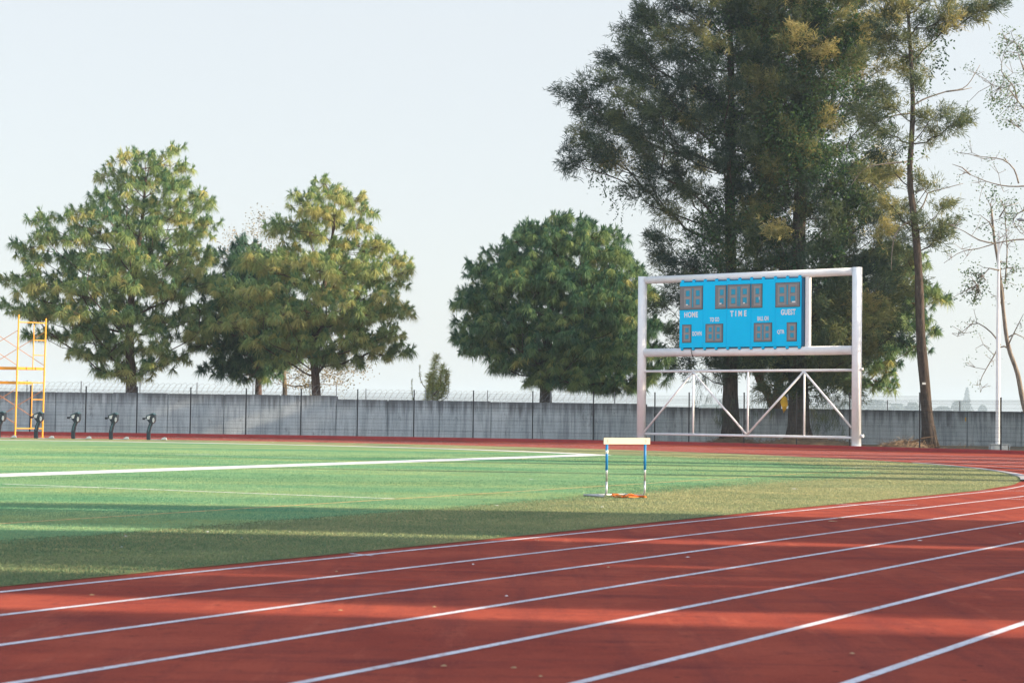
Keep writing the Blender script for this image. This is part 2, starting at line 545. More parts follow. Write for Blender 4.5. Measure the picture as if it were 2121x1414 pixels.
# cross marks painted on the lanes in the bend
for (x0, y0, x1, y1) in ((1690, 1044, 1900, 1046), (1960, 1015.5, 2121, 1016.5), (2080, 1033.5, 2121, 1034), (724, 1146.5, 772, 1151)):
    a, b = ground(x0, y0), ground(x1, y1)
    dv = (b - a) / np.linalg.norm(b - a)
    nv = np.array([-dv[1], dv[0]]) * 0.025
    strip(mb, np.array([a + nv, b + nv]), np.array([a - nv, b - nv]), 0.006)
struct("lane_lines", mb, M["line"])

mb = MB()                                                  # worn natural strip inside the track
ring = loop_path(-0.30)
rg = np.random.default_rng(3)
ring = ring + (rg.random(ring.shape) - .5) * 0.10
k = len(ring)
mb.add(np.c_[ring, np.full(k, 0.006)], [tuple(range(k))])
struct("infield_grass", mb, M["grass"])

# artificial field: edge surveyed on the near side, parallel to the end on the far side
ge = np.array([(-46, -62), (-14.6, 3.0), (-5.6, 19.3), (-2.4, 25.0), (1.0, 31.2), (5.9, 40.3), (9.4, 46.5), (10.6, 52.0), (9.9, 58.5), (7.0, 65.5),
               (3.4, 70.2), (0.2, 74.4), (-4, 78.4), (-8, 81.4), (-14, 83.9), (-24, 85.0), (-36, 82), (-52, 70), (-75, 40)])
edge = resample(ge, 0.5)
gx_, gy_ = np.arange(-78, 16.1, 0.6), np.arange(-62, 90, 0.6)
GX, GY = np.meshgrid(gx_, gy_)
Q = np.stack([GX.reshape(-1), GY.reshape(-1)], 1)
e0, e1 = edge, np.roll(edge, -1, 0)
inside = np.zeros(len(Q), bool)
dmin = np.full(len(Q), 1e9)
for a, b in zip(e0, e1):
    cnd = (a[1] > Q[:, 1]) != (b[1] > Q[:, 1])
    xi = a[0] + (Q[:, 1] - a[1]) / ((b[1] - a[1]) if abs(b[1] - a[1]) > 1e-9 else 1e-9) * (b[0] - a[0])
    inside ^= cnd & (Q[:, 0] < xi)
    dmin = np.minimum(dmin, (Q[:, 0] - a[0]) ** 2 + (Q[:, 1] - a[1]) ** 2)
sd = np.where(inside, 1, -1) * np.sqrt(dmin)
soft = 0.35 + np.clip(Q[:, 0] + 1.0, 0, 12) * 0.32         # crisp edge on the left, worn away gradually at the bend
val = sd / soft
m_, k_ = GX.shape
ii, jj = np.meshgrid(np.arange(m_ - 1), np.arange(k_ - 1), indexing='ij')
q0 = (ii * k_ + jj).reshape(-1)
quads = np.stack([q0, q0 + 1, q0 + 1 + k_, q0 + k_], 1)
quads = quads[(val[quads].max(1) > -1.7) & (np.linalg.norm(Q[quads].mean(1) - CEN, axis=1) < 1e9)]
rr_ = np.linalg.norm(Q - CEN, axis=1)
along_ = (Q - CEN) @ D2
lat_ = np.abs((Q - CEN) @ N2)
in_loop = np.where(along_ > 0, rr_, lat_) < R0 - 0.7
quads = quads[in_loop[quads].all(1)]
used, inv = np.unique(quads, return_inverse=True)
mb = MB()
mb.add(np.c_[Q[used], np.full(len(used), 0.010)], inv.reshape(-1, 4))
fo = struct("sports_field", mb, M["turf"])
at_ = fo.data.attributes.new("inside", 'FLOAT', 'POINT')
at_.data.foreach_set("value", val[used].astype(np.float32))


def line_seg(mb, a, b, w, z=0.014):
    a, b = np.asarray(a, float), np.asarray(b, float)
    dv = (b - a) / np.linalg.norm(b - a)
    nv = np.array([-dv[1], dv[0]]) * w / 2
    n_ = max(2, int(np.linalg.norm(b - a) / 2))
    t = np.linspace(0, 1, n_)[:, None]
    strip(mb, a + (b - a) * t + nv, a + (b - a) * t - nv, z)


mb = MB()
SD = np.array([0.444, 0.896])                              # side line direction
CORNER = np.array([3.3, 68.3])
line_seg(mb, CORNER - SD * 75, CORNER, 1.35)
EN = np.array([-0.876, 0.482])
aa = np.linspace(math.radians(26), math.radians(118), 60)
strip(mb, np.c_[CEN[0] + 28.75 * np.cos(aa), CEN[1] + 28.75 * np.sin(aa)], np.c_[CEN[0] + 27.85 * np.cos(aa), CEN[1] + 27.85 * np.sin(aa)], 0.018)
struct("side_line", mb, M["field_white"])
mb = MB()
line_seg(mb, (-9.9, 34.4), (-2.0, 30.45), 0.15)
line_seg(mb, (-14.0, 31.9), (-7.6, 33.2), 0.10, 0.018)
line_seg(mb, (10.2, 54.0), (13.0, 58.5), 0.08)
for q in (14, 24, 34, 44):
    a = CORNER - SD * q
    line_seg(mb, a + EN * 3, a + EN * 30, 0.12)
    line_seg(mb, a + EN * 9 - SD * 1, a + EN * 9 + SD * 1, 0.12, 0.018)
struct("faint_field_lines", mb, M["field_faint"])
mb = MB()
OD = np.array([0.494, 0.869])
line_seg(mb, np.array([-2.1, 30.1]) - OD * 30, np.array([-2.1, 30.1]) + OD * 26, 0.09)
struct("orange_field_line", mb, M["field_orange"])

# standing fibres and blades of the nearer ground cover
M["fibre"] = leaf_mat("turf_fibre", [(0, (0.07, 0.19, 0.10)), (0.5, (0.185, 0.365, 0.205)), (1, (0.43, 0.52, 0.26))], 0.25, 0.9)
M["blade"] = leaf_mat("grass_blade", [(0, (0.085, 0.16, 0.095)), (0.35, (0.17, 0.235, 0.12)), (0.75, (0.335, 0.345, 0.175)), (1, (0.43, 0.42, 0.24))], 0.25, 0.9)


def inside_poly(poly, Q):
    r_ = np.zeros(len(Q), bool)
    for a, b in zip(poly, np.roll(poly, -1, 0)):
        if abs(b[1] - a[1]) < 1e-9:
            continue
        r_ ^= ((a[1] > Q[:, 1]) != (b[1] > Q[:, 1])) & (Q[:, 0] < a[0] + (Q[:, 1] - a[1]) / (b[1] - a[1]) * (b[0] - a[0]))
    return r_


K_ = 620000
Yq = 12.5 + 56 * rng.random(K_) ** 1.6
Q = np.c_[(-.31 + .62 * rng.random(K_)) * Yq, Yq]
Q = Q[inside_poly(ring[::2], Q)]
def off_line(Q, a, dv, w):
    dv = np.asarray(dv, float) / np.linalg.norm(dv)
    r_ = Q - np.asarray(a, float)
    return np.abs(r_[:, 0] * -dv[1] + r_[:, 1] * dv[0]) > w


Q = Q[off_line(Q, CORNER, SD, .72) & off_line(Q, (-2.1, 30.1), OD, .05) & off_line(Q, (-9.9, 34.4), (7.9, -3.95), .08)]
on_turf = inside_poly(edge[::3] + 0.0, Q + rng.normal(0, .25, Q.shape))
for nm, sel, mat_, lo_, hi_, w_ in (("turf_fibres", Q[on_turf], "fibre", .006, .009, .012), ("grass_blades", Q[~on_turf], "blade", .007, .014, .011)):
    n_ = len(sel)
    dd = rng.normal(0, .45, (n_, 3))
    dd[:, 2] = 1
    dd /= np.linalg.norm(dd, axis=1)[:, None]
    sd_ = np.c_[rng.normal(0, 1, (n_, 2)), np.zeros(n_)]
    sd_ /= np.linalg.norm(sd_, axis=1)[:, None]
    grow_ = 1 + sel[:, 1] / 90
    b_ = np.c_[sel, np.full(n_, .008)]
    h_ = (lo_ + hi_ * rng.random(n_)) * grow_
    vv = np.stack([b_ - sd_ * (w_ * grow_ / 2)[:, None], b_ + sd_ * (w_ * grow_ / 2)[:, None], b_ + dd * h_[:, None]], 1).reshape(-1, 3)
    mb = MB()
    patch = .5 + .16 * np.sin(sel[:, 0] * 1.3 + np.sin(sel[:, 1] * .9) * 2) * np.sin(sel[:, 1] * .55 + sel[:, 0] * .4)
    if nm == "turf_fibres":                                 # tone bands down the field: shadow streaks painted in, plus real turf variation
        patch += .17 * np.sin(sel[:, 1] * .62 + .06 * sel[:, 0]) + .12 * np.sin(sel[:, 1] * .27 + 1.0)
    else:                                                   # shade painted in: grey-green to the left, lit tan to the right
        patch += .20 * np.clip((sel[:, 0] - .5) / 4.0, -1, 1)
    mb.add(vv, np.arange(n_ * 3).reshape(-1, 3), np.clip(patch + rng.normal(0, .14, n_), 0, 1))
    tag(mb.build(nm, M[mat_]), kind="stuff")

# inner white kerb showing at the far right end of the bend
mb = MB()
tt = np.linspace(0.24, 0.72, 60)
pa = np.array([CEN + 36.62 * (math.cos(t) * N2 + math.sin(t) * D2) for t in tt])
pb = np.array([CEN + 36.44 * (math.cos(t) * N2 + math.sin(t) * D2) for t in tt])
strip(mb, pb, pa, 0.035)
k = len(tt)
for p, q in ((pa, 0), (pb, 1)):
    vv = np.concatenate([np.c_[p, np.full(k, 0.035)], np.c_[p, np.full(k, 0.0)]])
    i = np.arange(k - 1)
    mb.add(vv, np.stack([i, i + 1, i + 1 + k, i + k], 1))
struct("inner_kerb", mb, M["kerb_white"])

# red outer kerb
mb = MB()
tg = np.gradient(kerb_line, axis=0)
tg /= np.linalg.norm(tg, axis=1)[:, None]
no = np.c_[-tg[:, 1], tg[:, 0]]                            # outwards
KW, KH = 0.22, 0.175
o2 = kerb_line + no * KW
strip(mb, kerb_line, o2, KH)
k = len(kerb_line)
i = np.arange(k - 1)
for p in (kerb_line, o2):
    vv = np.concatenate([np.c_[p, np.full(k, KH)], np.c_[p, np.full(k, -0.03)]])
    mb.add(vv, np.stack([i, i + 1, i + 1 + k, i + k], 1))
struct("outer_kerb", mb, M["kerb_red"])

# ------------------------------------------------------------------ concrete wall with razor wire
WY = 110.0
xw = [-60.0, at(697, 820, WY)[0], at(1338, 840, WY)[0], 62.0]
hw = [at(350, 814.6, WY)[2], at(1000, 831, WY)[2], at(1750, 847.5, WY)[2]]
wall = thing("concrete_wall", "long grey concrete wall with dark rain stains stepping down to the right behind the track", "wall", (0, WY, 0))
PW = 3.42
for j in range(3):
    mb = MB()
    x0, x1, h = xw[j], xw[j + 1], hw[j]
    nP = max(1, round((x1 - x0) / PW))
    w = (x1 - x0) / nP
    for q in range(nP):
        dz = (rng.random() - .5) * 0.04
        dy = (rng.random() - .5) * 0.02
        mb.box((x0 + w * (q + .5), WY + dy, (h + dz) / 2), (w - 0.07, 0.16, h + dz))
        mb.box((x0 + w * (q + 1), WY + 0.06, h / 2 - .03), (0.16, 0.10, h - 0.02))
    o = mb.build("wall_section", M["concrete"], wall)
    o.location.z = h                                        # origin on the wall's top edge: streaks hang from it
    for vtx in o.data.vertices:
        vtx.co.z -= h

wire = thing("razor_wire", "loops of razor wire on thin posts along the top of the grey wall", "razor wire", (0, WY, hw[1]))
mb = MB()
for (x0, x1, h) in ((xw[0], xw[1], hw[0]), (xw[1] + .2, xw[2], hw[1])):
    n_ = int((x1 - x0) / 0.36)
    for q in range(n_):
        c = x0 + (q + .5) * 0.36
        t = np.linspace(0, 2 * math.pi, 19)
        rr = 0.31 * (1 + .12 * (rng.random() - .5))
        tilt = 0.16 + .08 * rng.random()
        mb.tube(np.c_[c + rr * .55 * np.cos(t) + tilt * np.sin(t), WY + rr * np.cos(t) * .8, h + .33 + rr * np.sin(t)], 0.008, 3, cap=False)
    for dz in (0.12, 0.36):
        mb.tube([(x0, WY, h + dz), (x1, WY, h + dz)], 0.005, 3)
mb.build("coil", M["galv"], wire)
for px in (-30, 56, 168, 290, 408, 524, 642, 697, 758, 882, 1010, 1140, 1273, 1336, 1437, 1838, 1988):
    X = at(px, 810, WY)[0]
    h = hw[0] if X < xw[1] - .1 else (hw[1] if X < xw[2] else hw[2])
    mb = MB()
    up = 0.92 if px == 697 else (0.62 if X > xw[2] else 0.70)
    mb.box((X, WY - .03, h + up / 2 - .15), (0.055, 0.055, up + .3))
    mb.build("wire_post", M["galv"], wire)

# ------------------------------------------------------------------ welded mesh fence in front of it
fx = [-280, -165, -52, 62, 177, 283, 394, 509, 623, 740, 857, 980, 1103, 1229, 1356, 1427, 1541, 1650, 1760, 1905, 2073, 2250, 2430]
fd = [106, 106, 106.1, 106.2, 106.3, 106.3, 106.1, 105.8, 105.3, 104.7, 104.2, 103.7, 103.0, 102.2, 101.2, 100.2, 97.9, 95.7, 93.4, 89.8, 85.7, 81.8, 78.3]
fpts = np.array([at(x, 870, d)[:2] for x, d in zip(fx, fd)])
fence = thing("mesh_fence", "dark welded wire mesh fence on black posts running in front of the concrete wall", "fence", (0, 104, 0))
for i, p in enumerate(fpts):
    mb = MB()
    hp = 2.92 if fx[i] < 2000 else 2.66
    mb.box((p[0], p[1], hp / 2), (0.07, 0.06, hp))
    mb.box((p[0], p[1], hp + .015), (0.09, 0.08, 0.03))
    mb.build("fence_post", M["fence_dark"], fence)
for i in range(len(fpts) - 1):
    a, b = fpts[i], fpts[i + 1]
    L = np.linalg.norm(b - a)
    dv = (b - a) / L
    nv = np.array([dv[1], -dv[0]])
    a2, b2 = a + dv * .06 + nv * .02, b - dv * .06 + nv * .02
    L2 = L - .12
    h0, h1 = 0.16, (2.76 if fx[i + 1] < 2000 else 2.55)
    folds = [0.55, 1.25, 1.95, 2.5]

    def yo(z):                                             # the V-shaped stiffening folds
        return -0.035 if any(abs(z - f_) < 0.03 for f_ in folds) else 0.0
    zs = [h0] + sorted(sum([[f_ - .05, f_, f_ + .05] for f_ in folds], [])) + [h1]
    mb = MB()
    for s_ in np.arange(0, L2 + 1e-6, 0.062):
        p = a2 + dv * s_
        q = np.array([(*(p + nv * yo(z)), z) for z in zs])
        mb.tube(q, 0.0042, 3, cap=False)
    hz = list(np.arange(h0, h1, 0.20)) + [h1]
    for z in sorted(hz + [f_ - .05 for f_ in folds] + folds):
        mb.tube([(*a2, z), (*b2, z)], 0.0040, 3, cap=False)
    mb.build("mesh_panel", M["fence_wire"], fence)

# ------------------------------------------------------------------ scoreboard
PA, PB = np.array([7.39, 100.0]), np.array([18.054, 92.0])
ang = math.atan2(PB[1] - PA[1], PB[0] - PA[0])
SW = 13.33
sb = thing("scoreboard", "big blue football scoreboard held in a white tubular steel frame with a zigzag truss below", "scoreboard", (PA[0], PA[1], 0), ang)


def bar(name, pts, r, n=16, mat="white_steel", parent=None):
    m_ = MB()
    m_.tube(pts, r, n)
    return m_.build(name, M[mat], parent, smooth=False)


def smooth_tube(o):
    for p in o.data.polygons:
        p.use_smooth = len(p.vertices) == 4
    return o


def stacked(p, q, n=14):
    p, q = np.asarray(p, float), np.asarray(q, float)
    return p + (q - p) * np.linspace(0, 1, n)[:, None]


for x in (0.02, 13.35):
    m_ = MB()
    m_.tube([(x, 0, -.05), (x, 0, 9.5)], 0.255, 24)
    m_.box((x, 0, 0.06), (0.8, 0.8, 0.12))
    smooth_tube(m_.build("post", M["white_steel"], sb))
for name, z, r in (("top_beam", 9.29, 0.205), ("middle_beam", 5.16, 0.235)):
    smooth_tube(bar(name, [(0.26, 0, z), (13.11, 0, z)], r, 20, parent=sb))
m_ = MB()
m_.box((10.51, 0.0, 7.24), (0.24, 0.2, 3.75))
m_.build("inner_post", M["white_steel"], sb)
for z in (4.11, 0.58):
    smooth_tube(bar("truss_rail", [(0.24, -.02, z), (13.1, -.02, z)], 0.068, 12, parent=sb))
for x in (3.45, 6.90, 10.32):
    smooth_tube(bar("truss_upright", [(x, -.02, 0.64), (x, -.02, 4.05)], 0.052, 10, parent=sb))
for (xa, za, xb, zb) in ((0.27, 0.66, 3.42, 4.02), (3.49, 4.02, 6.86, 0.66), (6.94, 0.66, 10.29, 4.02), (10.36, 4.02, 13.1, 1.12)):
    smooth_tube(bar("truss_diagonal", [(xa, -.10, za), (xb, -.10, zb)], 0.055, 10, parent=sb))
m_ = MB()
m_.tube([(13.63, 0, 0.68), (13.75, 0, 0.68)], 0.085, 12)
m_.build("end_flange", M["white_steel"], sb)
m_ = MB()
m_.tube([(13.63, 0, 4.17), (13.72, 0, 4.17)], 0.07, 12)
m_.build("end_flange", M["white_steel"], sb)
YF = -0.30                                                 # front face of the cabinet
seams = [2.68, 4.2, 5.7, 7.21, 8.69, 10.25]
m_ = MB()
for j in range(5):
    x0, x1 = seams[j], seams[j + 1]
    m_.box(((x0 + x1) / 2, YF + .13, 7.225), (x1 - x0 - .014, 0.26, 3.63))
m_.box((10.30, YF + .15, 7.22), (0.10, 0.20, 3.60), mat=1)
for z, s_ in ((9.06, 1), (5.39, -1)):
    for x in np.linspace(2.82, 10.12, 11):
        m_.box((x, YF + .10, z + s_ * .05), (0.15, 0.16, 0.12), mat=0)
        m_.box((x, YF + .09, z + s_ * .115), (0.10, 0.10, 0.05), mat=1)
    m_.box((6.46, YF + .16, z + s_ * .0), (7.5, 0.12, 0.10), mat=1)
cab = m_.build("display_cabinet", [M["score_blue"], M["score_blue_dark"]], sb)


def window(x0, z1, x1, z0, digits, strips=()):
    """one opening of the board: dark rim, grey backing, a grey figure-eight cell with two blue holes per digit"""
    w = MB()
    xc, zc, ww, hh = (x0 + x1) / 2, (z0 + z1) / 2, x1 - x0, z1 - z0
    w.box((xc, YF - .008, zc), (ww, 0.03, hh), mat=0)
    w.box((xc, YF - .026, zc), (ww - .045, 0.012, hh - .045), mat=1)
    for (u0, u1) in digits:
        dx0, dx1 = x0 + ww * u0, x0 + ww * u1
        dz0, dz1 = z0 + hh * .10, z1 - hh * .10
        dw, dh = dx1 - dx0, dz1 - dz0
        w.box(((dx0 + dx1) / 2, YF - .034, (dz0 + dz1) / 2), (dw, 0.012, dh), mat=2)
        for q in (0.27, 0.73):
            w.box(((dx0 + dx1) / 2, YF - .041, dz0 + dh * q), (dw * .62, 0.010, dh * .335), mat=1)
            w.box(((dx0 + dx1) / 2 + .012, YF - .047, dz0 + dh * q + .01), (dw * .52, 0.008, dh * .29), mat=3)
    for u in strips:
        w.box((x0 + ww * u, YF - .034, zc), (0.07, 0.012, hh * .8), mat=3)
    return w.build("digit_window", [M["score_black"], M["score_grey"], M["score_grey2"], M["score_hole"]], cab)


window(2.70, 8.83, 4.18, 7.51, ((0.20, 0.50), (0.64, 0.94)), (0.57,))
window(4.97, 8.82, 5.68, 7.51, ((0.30, 0.90),))
window(5.74, 8.83, 7.18, 7.51, ((0.10, 0.42), (0.60, 0.92)), (0.47, 0.54))
window(7.23, 8.82, 7.91, 7.51, ((0.26, 0.86),))
window(8.71, 8.83, 10.18, 7.50, ((0.10, 0.43), (0.55, 0.88)), (0.49,))
window(2.87, 6.69, 3.46, 5.68, ((0.20, 0.88),))
window(4.37, 6.70, 5.48, 5.67, ((0.12, 0.44), (0.58, 0.90)), (0.51,))
window(7.40, 6.69, 8.51, 5.66, ((0.12, 0.44), (0.58, 0.90)), (0.51,))
window(9.40, 6.68, 10.0, 5.66, ((0.20, 0.88),))
for (x, z, w_, h_) in ((3.18, 7.79, .13, .06), (5.33, 7.80, .13, .07), (6.80, 7.79, .10, .06), (7.74, 8.03, .03, .17), (9.83, 7.77, .20, .07)):
    m_ = MB()
    m_.box((x, YF - .058, z), (w_, 0.006, h_))
    m_.build("sticker", M["letter_white"], cab)


def text_mesh(body, spacing=1.0, bold=0.012):
    cu = bpy.data.curves.new("txt", 'FONT')
    cu.body = body
    cu.size = 1.0
    cu.space_character = spacing
    cu.offset = bold
    cu.extrude = 0.02
    cu.resolution_u = 3
    ob = bpy.data.objects.new("txt", cu)
    COL.objects.link(ob)
    bpy.context.view_layer.update()
    me = bpy.data.meshes.new_from_object(ob.evaluated_get(bpy.context.evaluated_depsgraph_get()))
    bpy.data.objects.remove(ob)
    bpy.data.curves.remove(cu)
    return me


def lettering(body, x0, x1, z0, z1, spacing=1.08, bold=0.02, y=YF - .008, parent=None):
    me = text_mesh(body, spacing, bold)
    co = np.empty(len(me.vertices) * 3)
    me.vertices.foreach_get("co", co)
    co = co.reshape(-1, 3)
    lo, hi = co.min(0), co.max(0)
    s_ = (co - lo) / np.where(hi - lo > 1e-6, hi - lo, 1)
    out = np.stack([x0 + s_[:, 0] * (x1 - x0), y - s_[:, 2] * 0.012 + .006, z0 + s_[:, 1] * (z1 - z0)], 1)
    me.vertices.foreach_set("co", out.reshape(-1))
    me.materials.clear()
    me.materials.append(M["letter_white"])
    me.update()
    o = bpy.data.objects.new("lettering", me)
    COL.objects.link(o)
    o.parent = parent
    return o


for args in (("HOME", 3.0, 3.87, 7.08, 7.39), ("TIME", 5.93, 6.94, 7.07, 7.39, 1.7), ("GUEST", 9.04, 9.92, 7.08, 7.39),
             ("TO GO", 4.64, 5.23, 6.81, 7.06), ("BALL ON", 7.62, 8.29, 6.80, 7.05), ("DOWN", 3.53, 4.12, 6.05, 6.30), ("QTR", 8.82, 9.26, 6.04, 6.29)):
    lettering(*args, bold=0.03, parent=cab)
m_ = MB()                                                  # cable wrapped under the cabinet
m_.tube([(3.43, -.26, 5.42), (3.44, -.27, 5.2), (3.45, -.20, 4.98), (3.44, -.05, 4.92)], 0.018, 6)
m_.build("cable", M["score_black"], sb)

# ------------------------------------------------------------------ hurdle with an orange cloth at its foot
ha = math.radians(34)
hp = np.array([2.12, 32.10])
hd = thing("hurdle", "white and blue athletics hurdle standing alone on the edge of the field", "hurdle", (hp[0], hp[1], 0.006), ha)
HW = 1.02
m_ = MB()
m_.box((0, 0.0, 1.03), (HW + .04, 0.022, 0.115))
m_.build("crossbar", M["hurdle_bar"], hd)
for sx in (-1, 1):
    x = sx * (HW / 2 - .07)
    m_ = MB()
    t = np.linspace(0, 1, 7)
    bend = [(x, 0.02 + .03 * sx * 0, 0.30)] + [(x, 0.02 + 0.10 * (1 - math.cos(a)), 0.125 - 0.10 * math.sin(a)) for a in np.linspace(0, math.pi / 2, 7)]
    m_.tube(bend + [(x, 0.70, 0.025)], 0.019, 10)
    m_.tube([(x, 0.02, 0.30), (x, 0.02, 0.62)], 0.0195, 10)
    m_.build("base_leg", M["hurdle_steel"], hd, smooth=True)
    m_ = MB()
    m_.tube([(x, 0.022, 0.50), (x, 0.022, 0.985)], 0.0235, 10)
    if sx < 0:
        m_.tube([(x, 0.022, 0.80), (x, 0.022, 0.86)], 0.025, 10, mat=1)
    m_.build("upright", [M["hurdle_blue"], M["letter_white"]], hd, smooth=True)
    m_ = MB()
    m_.box((x, -0.014, 1.03), (0.022, 0.006, 0.05))
    m_.build("clamp", M["galv"], hd)
m_ = MB()
m_.tube([(-HW / 2 + .07, 0.60, 0.03), (HW / 2 - .07, 0.60, 0.03)], 0.017, 8)
m_.build("floor_rail", M["hurdle_steel"], hd, smooth=True)
m_ = MB()
for q in range(3):
    t = np.linspace(0, 1, 14)
    p = np.c_[1.83 + .62 * t + .02 * q, 31.98 + .06 * q + .05 * np.sin(t * 9 + q * 2), 0.025 + .022 * (1 + np.sin(t * 7 + q * 1.9)) * (1 - .3 * t)]
    w_ = np.array([0, .045, 0])
    vv = np.concatenate([p - w_ * (1 + .4 * np.sin(t * 5))[:, None], p + w_ + np.c_[0 * t, 0 * t, .02 * np.sin(t * 11 + q)]])
    i = np.arange(13)
    m_.add(vv, np.stack([i, i + 1, i + 15, i + 14], 1))
o = m_.build("orange_cloth", M["orange_cloth"], smooth=True)
so = o.modifiers.new("thick", 'SOLIDIFY')
so.thickness = 0.008
tag(o, "crumpled strip of orange cloth lying on the grass at the foot of the hurdle", "cloth")

# ------------------------------------------------------------------ scaffold at the left edge
SY = 93.0
s0 = at(35, 905, SY)
sc = thing("scaffold", "tall orange yellow steel scaffold tower with cross braces at the left edge of the field", "scaffold", (s0[0], SY, 0))
gx = 0.0066                                                # slight lean
fa = at(36, 905, SY)[0]
fb = at(83, 905, SY)[0]
fw = fb - fa                                               # seen width of the end frame
DP = 0.9                                                   # the frame runs back from the camera as well
LEN = 2.9


def fz(y):
    return at(60, y, SY)[2]


def endframe(dx):
    A0 = np.array([fa + dx, SY - DP / 2])
    B0 = np.array([fb + dx, SY + DP / 2])

    def pt(u, z):
        p = A0 + (B0 - A0) * u
        return np.array([p[0] + gx * z * 1.0, p[1], z])
    for u, top in ((0, fz(653)), (1, fz(658))):
        m_ = MB()
        m_.tube([pt(u, 0), pt(u, fz(780))], 0.046, 10)
        m_.tube([pt(u, fz(780)), pt(u, top)], 0.043, 10)
        for z in (fz(775), fz(770)):
            m_.tube([pt(u, z - .05), pt(u, z + .05)], 0.056, 10)
        m_.box((*pt(u, 0.012)[:2], 0.012), (0.16, 0.16, 0.024))
        m_.build("upright", M["yellow"], sc)
    for z, ua, ub in ((fz(668), 0, 1), (fz(792), 0.1, 1), (fz(887), 0, 1)):
        m_ = MB()
        m_.tube([pt(ua, z), pt(ub, z)], 0.030, 8)
        m_.build("crossbar", M["yellow"], sc)
    for za, zb in ((fz(672), fz(765)), (fz(793), fz(887))):
        m_ = MB()
        m_.tube([pt(0.57, za), pt(0.57, zb)], 0.028, 8)
        m_.build("ladder_rail", M["yellow"], sc)
    for y in (704, 735, 827, 858):
        m_ = MB()
        m_.tube([pt(0.57, fz(y)), pt(1, fz(y))], 0.024, 8)
        m_.build("rung", M["yellow"], sc)
    return pt


ptR = endframe(0.0)
ptL = endframe(-LEN)
for u in (0, 1):
    for (zt, zb) in ((fz(685), fz(757)), (fz(806), fz(877))):
        for a, b in ((zt, zb), (zb, zt)):
            m_ = MB()
            p, q = ptL(u, a), ptR(u, b)
            off_ = 0.05 if u else -0.05
            p[1] += off_ + (.012 if a > b else -.012)
            q[1] += off_ + (.012 if a > b else -.012)
            m_.tube([p, q], 0.017, 6)
            m_.build("cross_brace", M["rust_brace"], sc)
for y, ua, ub in ((763, 0.0, 1.0), (793, 0.0, 0.55)):
    m_ = MB()
    z = fz(y)
    pL0, pL1, pR0, pR1 = ptL(ua, z), ptL(ub, z), ptR(ua, z), ptR(ub, z)
    n_ = 3 if ub > .6 else 2
    for q in range(n_):
        a0, a1 = q / n_ + .02, (q + 1) / n_ - .02
        c = [pL0 + (pL1 - pL0) * a0, pR0 + (pR1 - pR0) * a0, pR0 + (pR1 - pR0) * a1, pL0 + (pL1 - pL0) * a1]
        lo = [p - np.array([0, 0, .07]) for p in c]
        hi = [p + np.array([0, 0, .07]) for p in c]
        m_.add(np.array(lo + hi), [(0, 3, 2, 1), (4, 5, 6, 7), (0, 1, 5, 4), (1, 2, 6, 5), (2, 3, 7, 6), (3, 0, 4, 7)])
    m_.build("deck_board", M["deck"], sc)

# ------------------------------------------------------------------ blocking dummies
def extrude_poly(mb, pts, y0, y1, mat=0):
    n_ = len(pts)
    vv = np.array([(x, y0, z) for x, z in pts] + [(x, y1, z) for x, z in pts])
    mb.add(vv, [tuple(range(n_))], mat=mat)
    mb.n -= len(vv)
    mb.v.pop()
    mb.v.append(vv)
    base = mb.n
    mb.n += len(vv)
    mb.f.append(np.array([tuple(range(2 * n_ - 1, n_ - 1, -1))]) + base)
    mb.t.append(np.zeros(1))
    mb.m.append(np.full(1, mat, np.int32))
    q = np.array([(i, i + n_, (i + 1) % n_ + n_, (i + 1) % n_) for i in range(n_)]) + base
    mb.f.append(q)
    mb.t.append(np.zeros(n_))
    mb.m.append(np.full(n_, mat, np.int32))


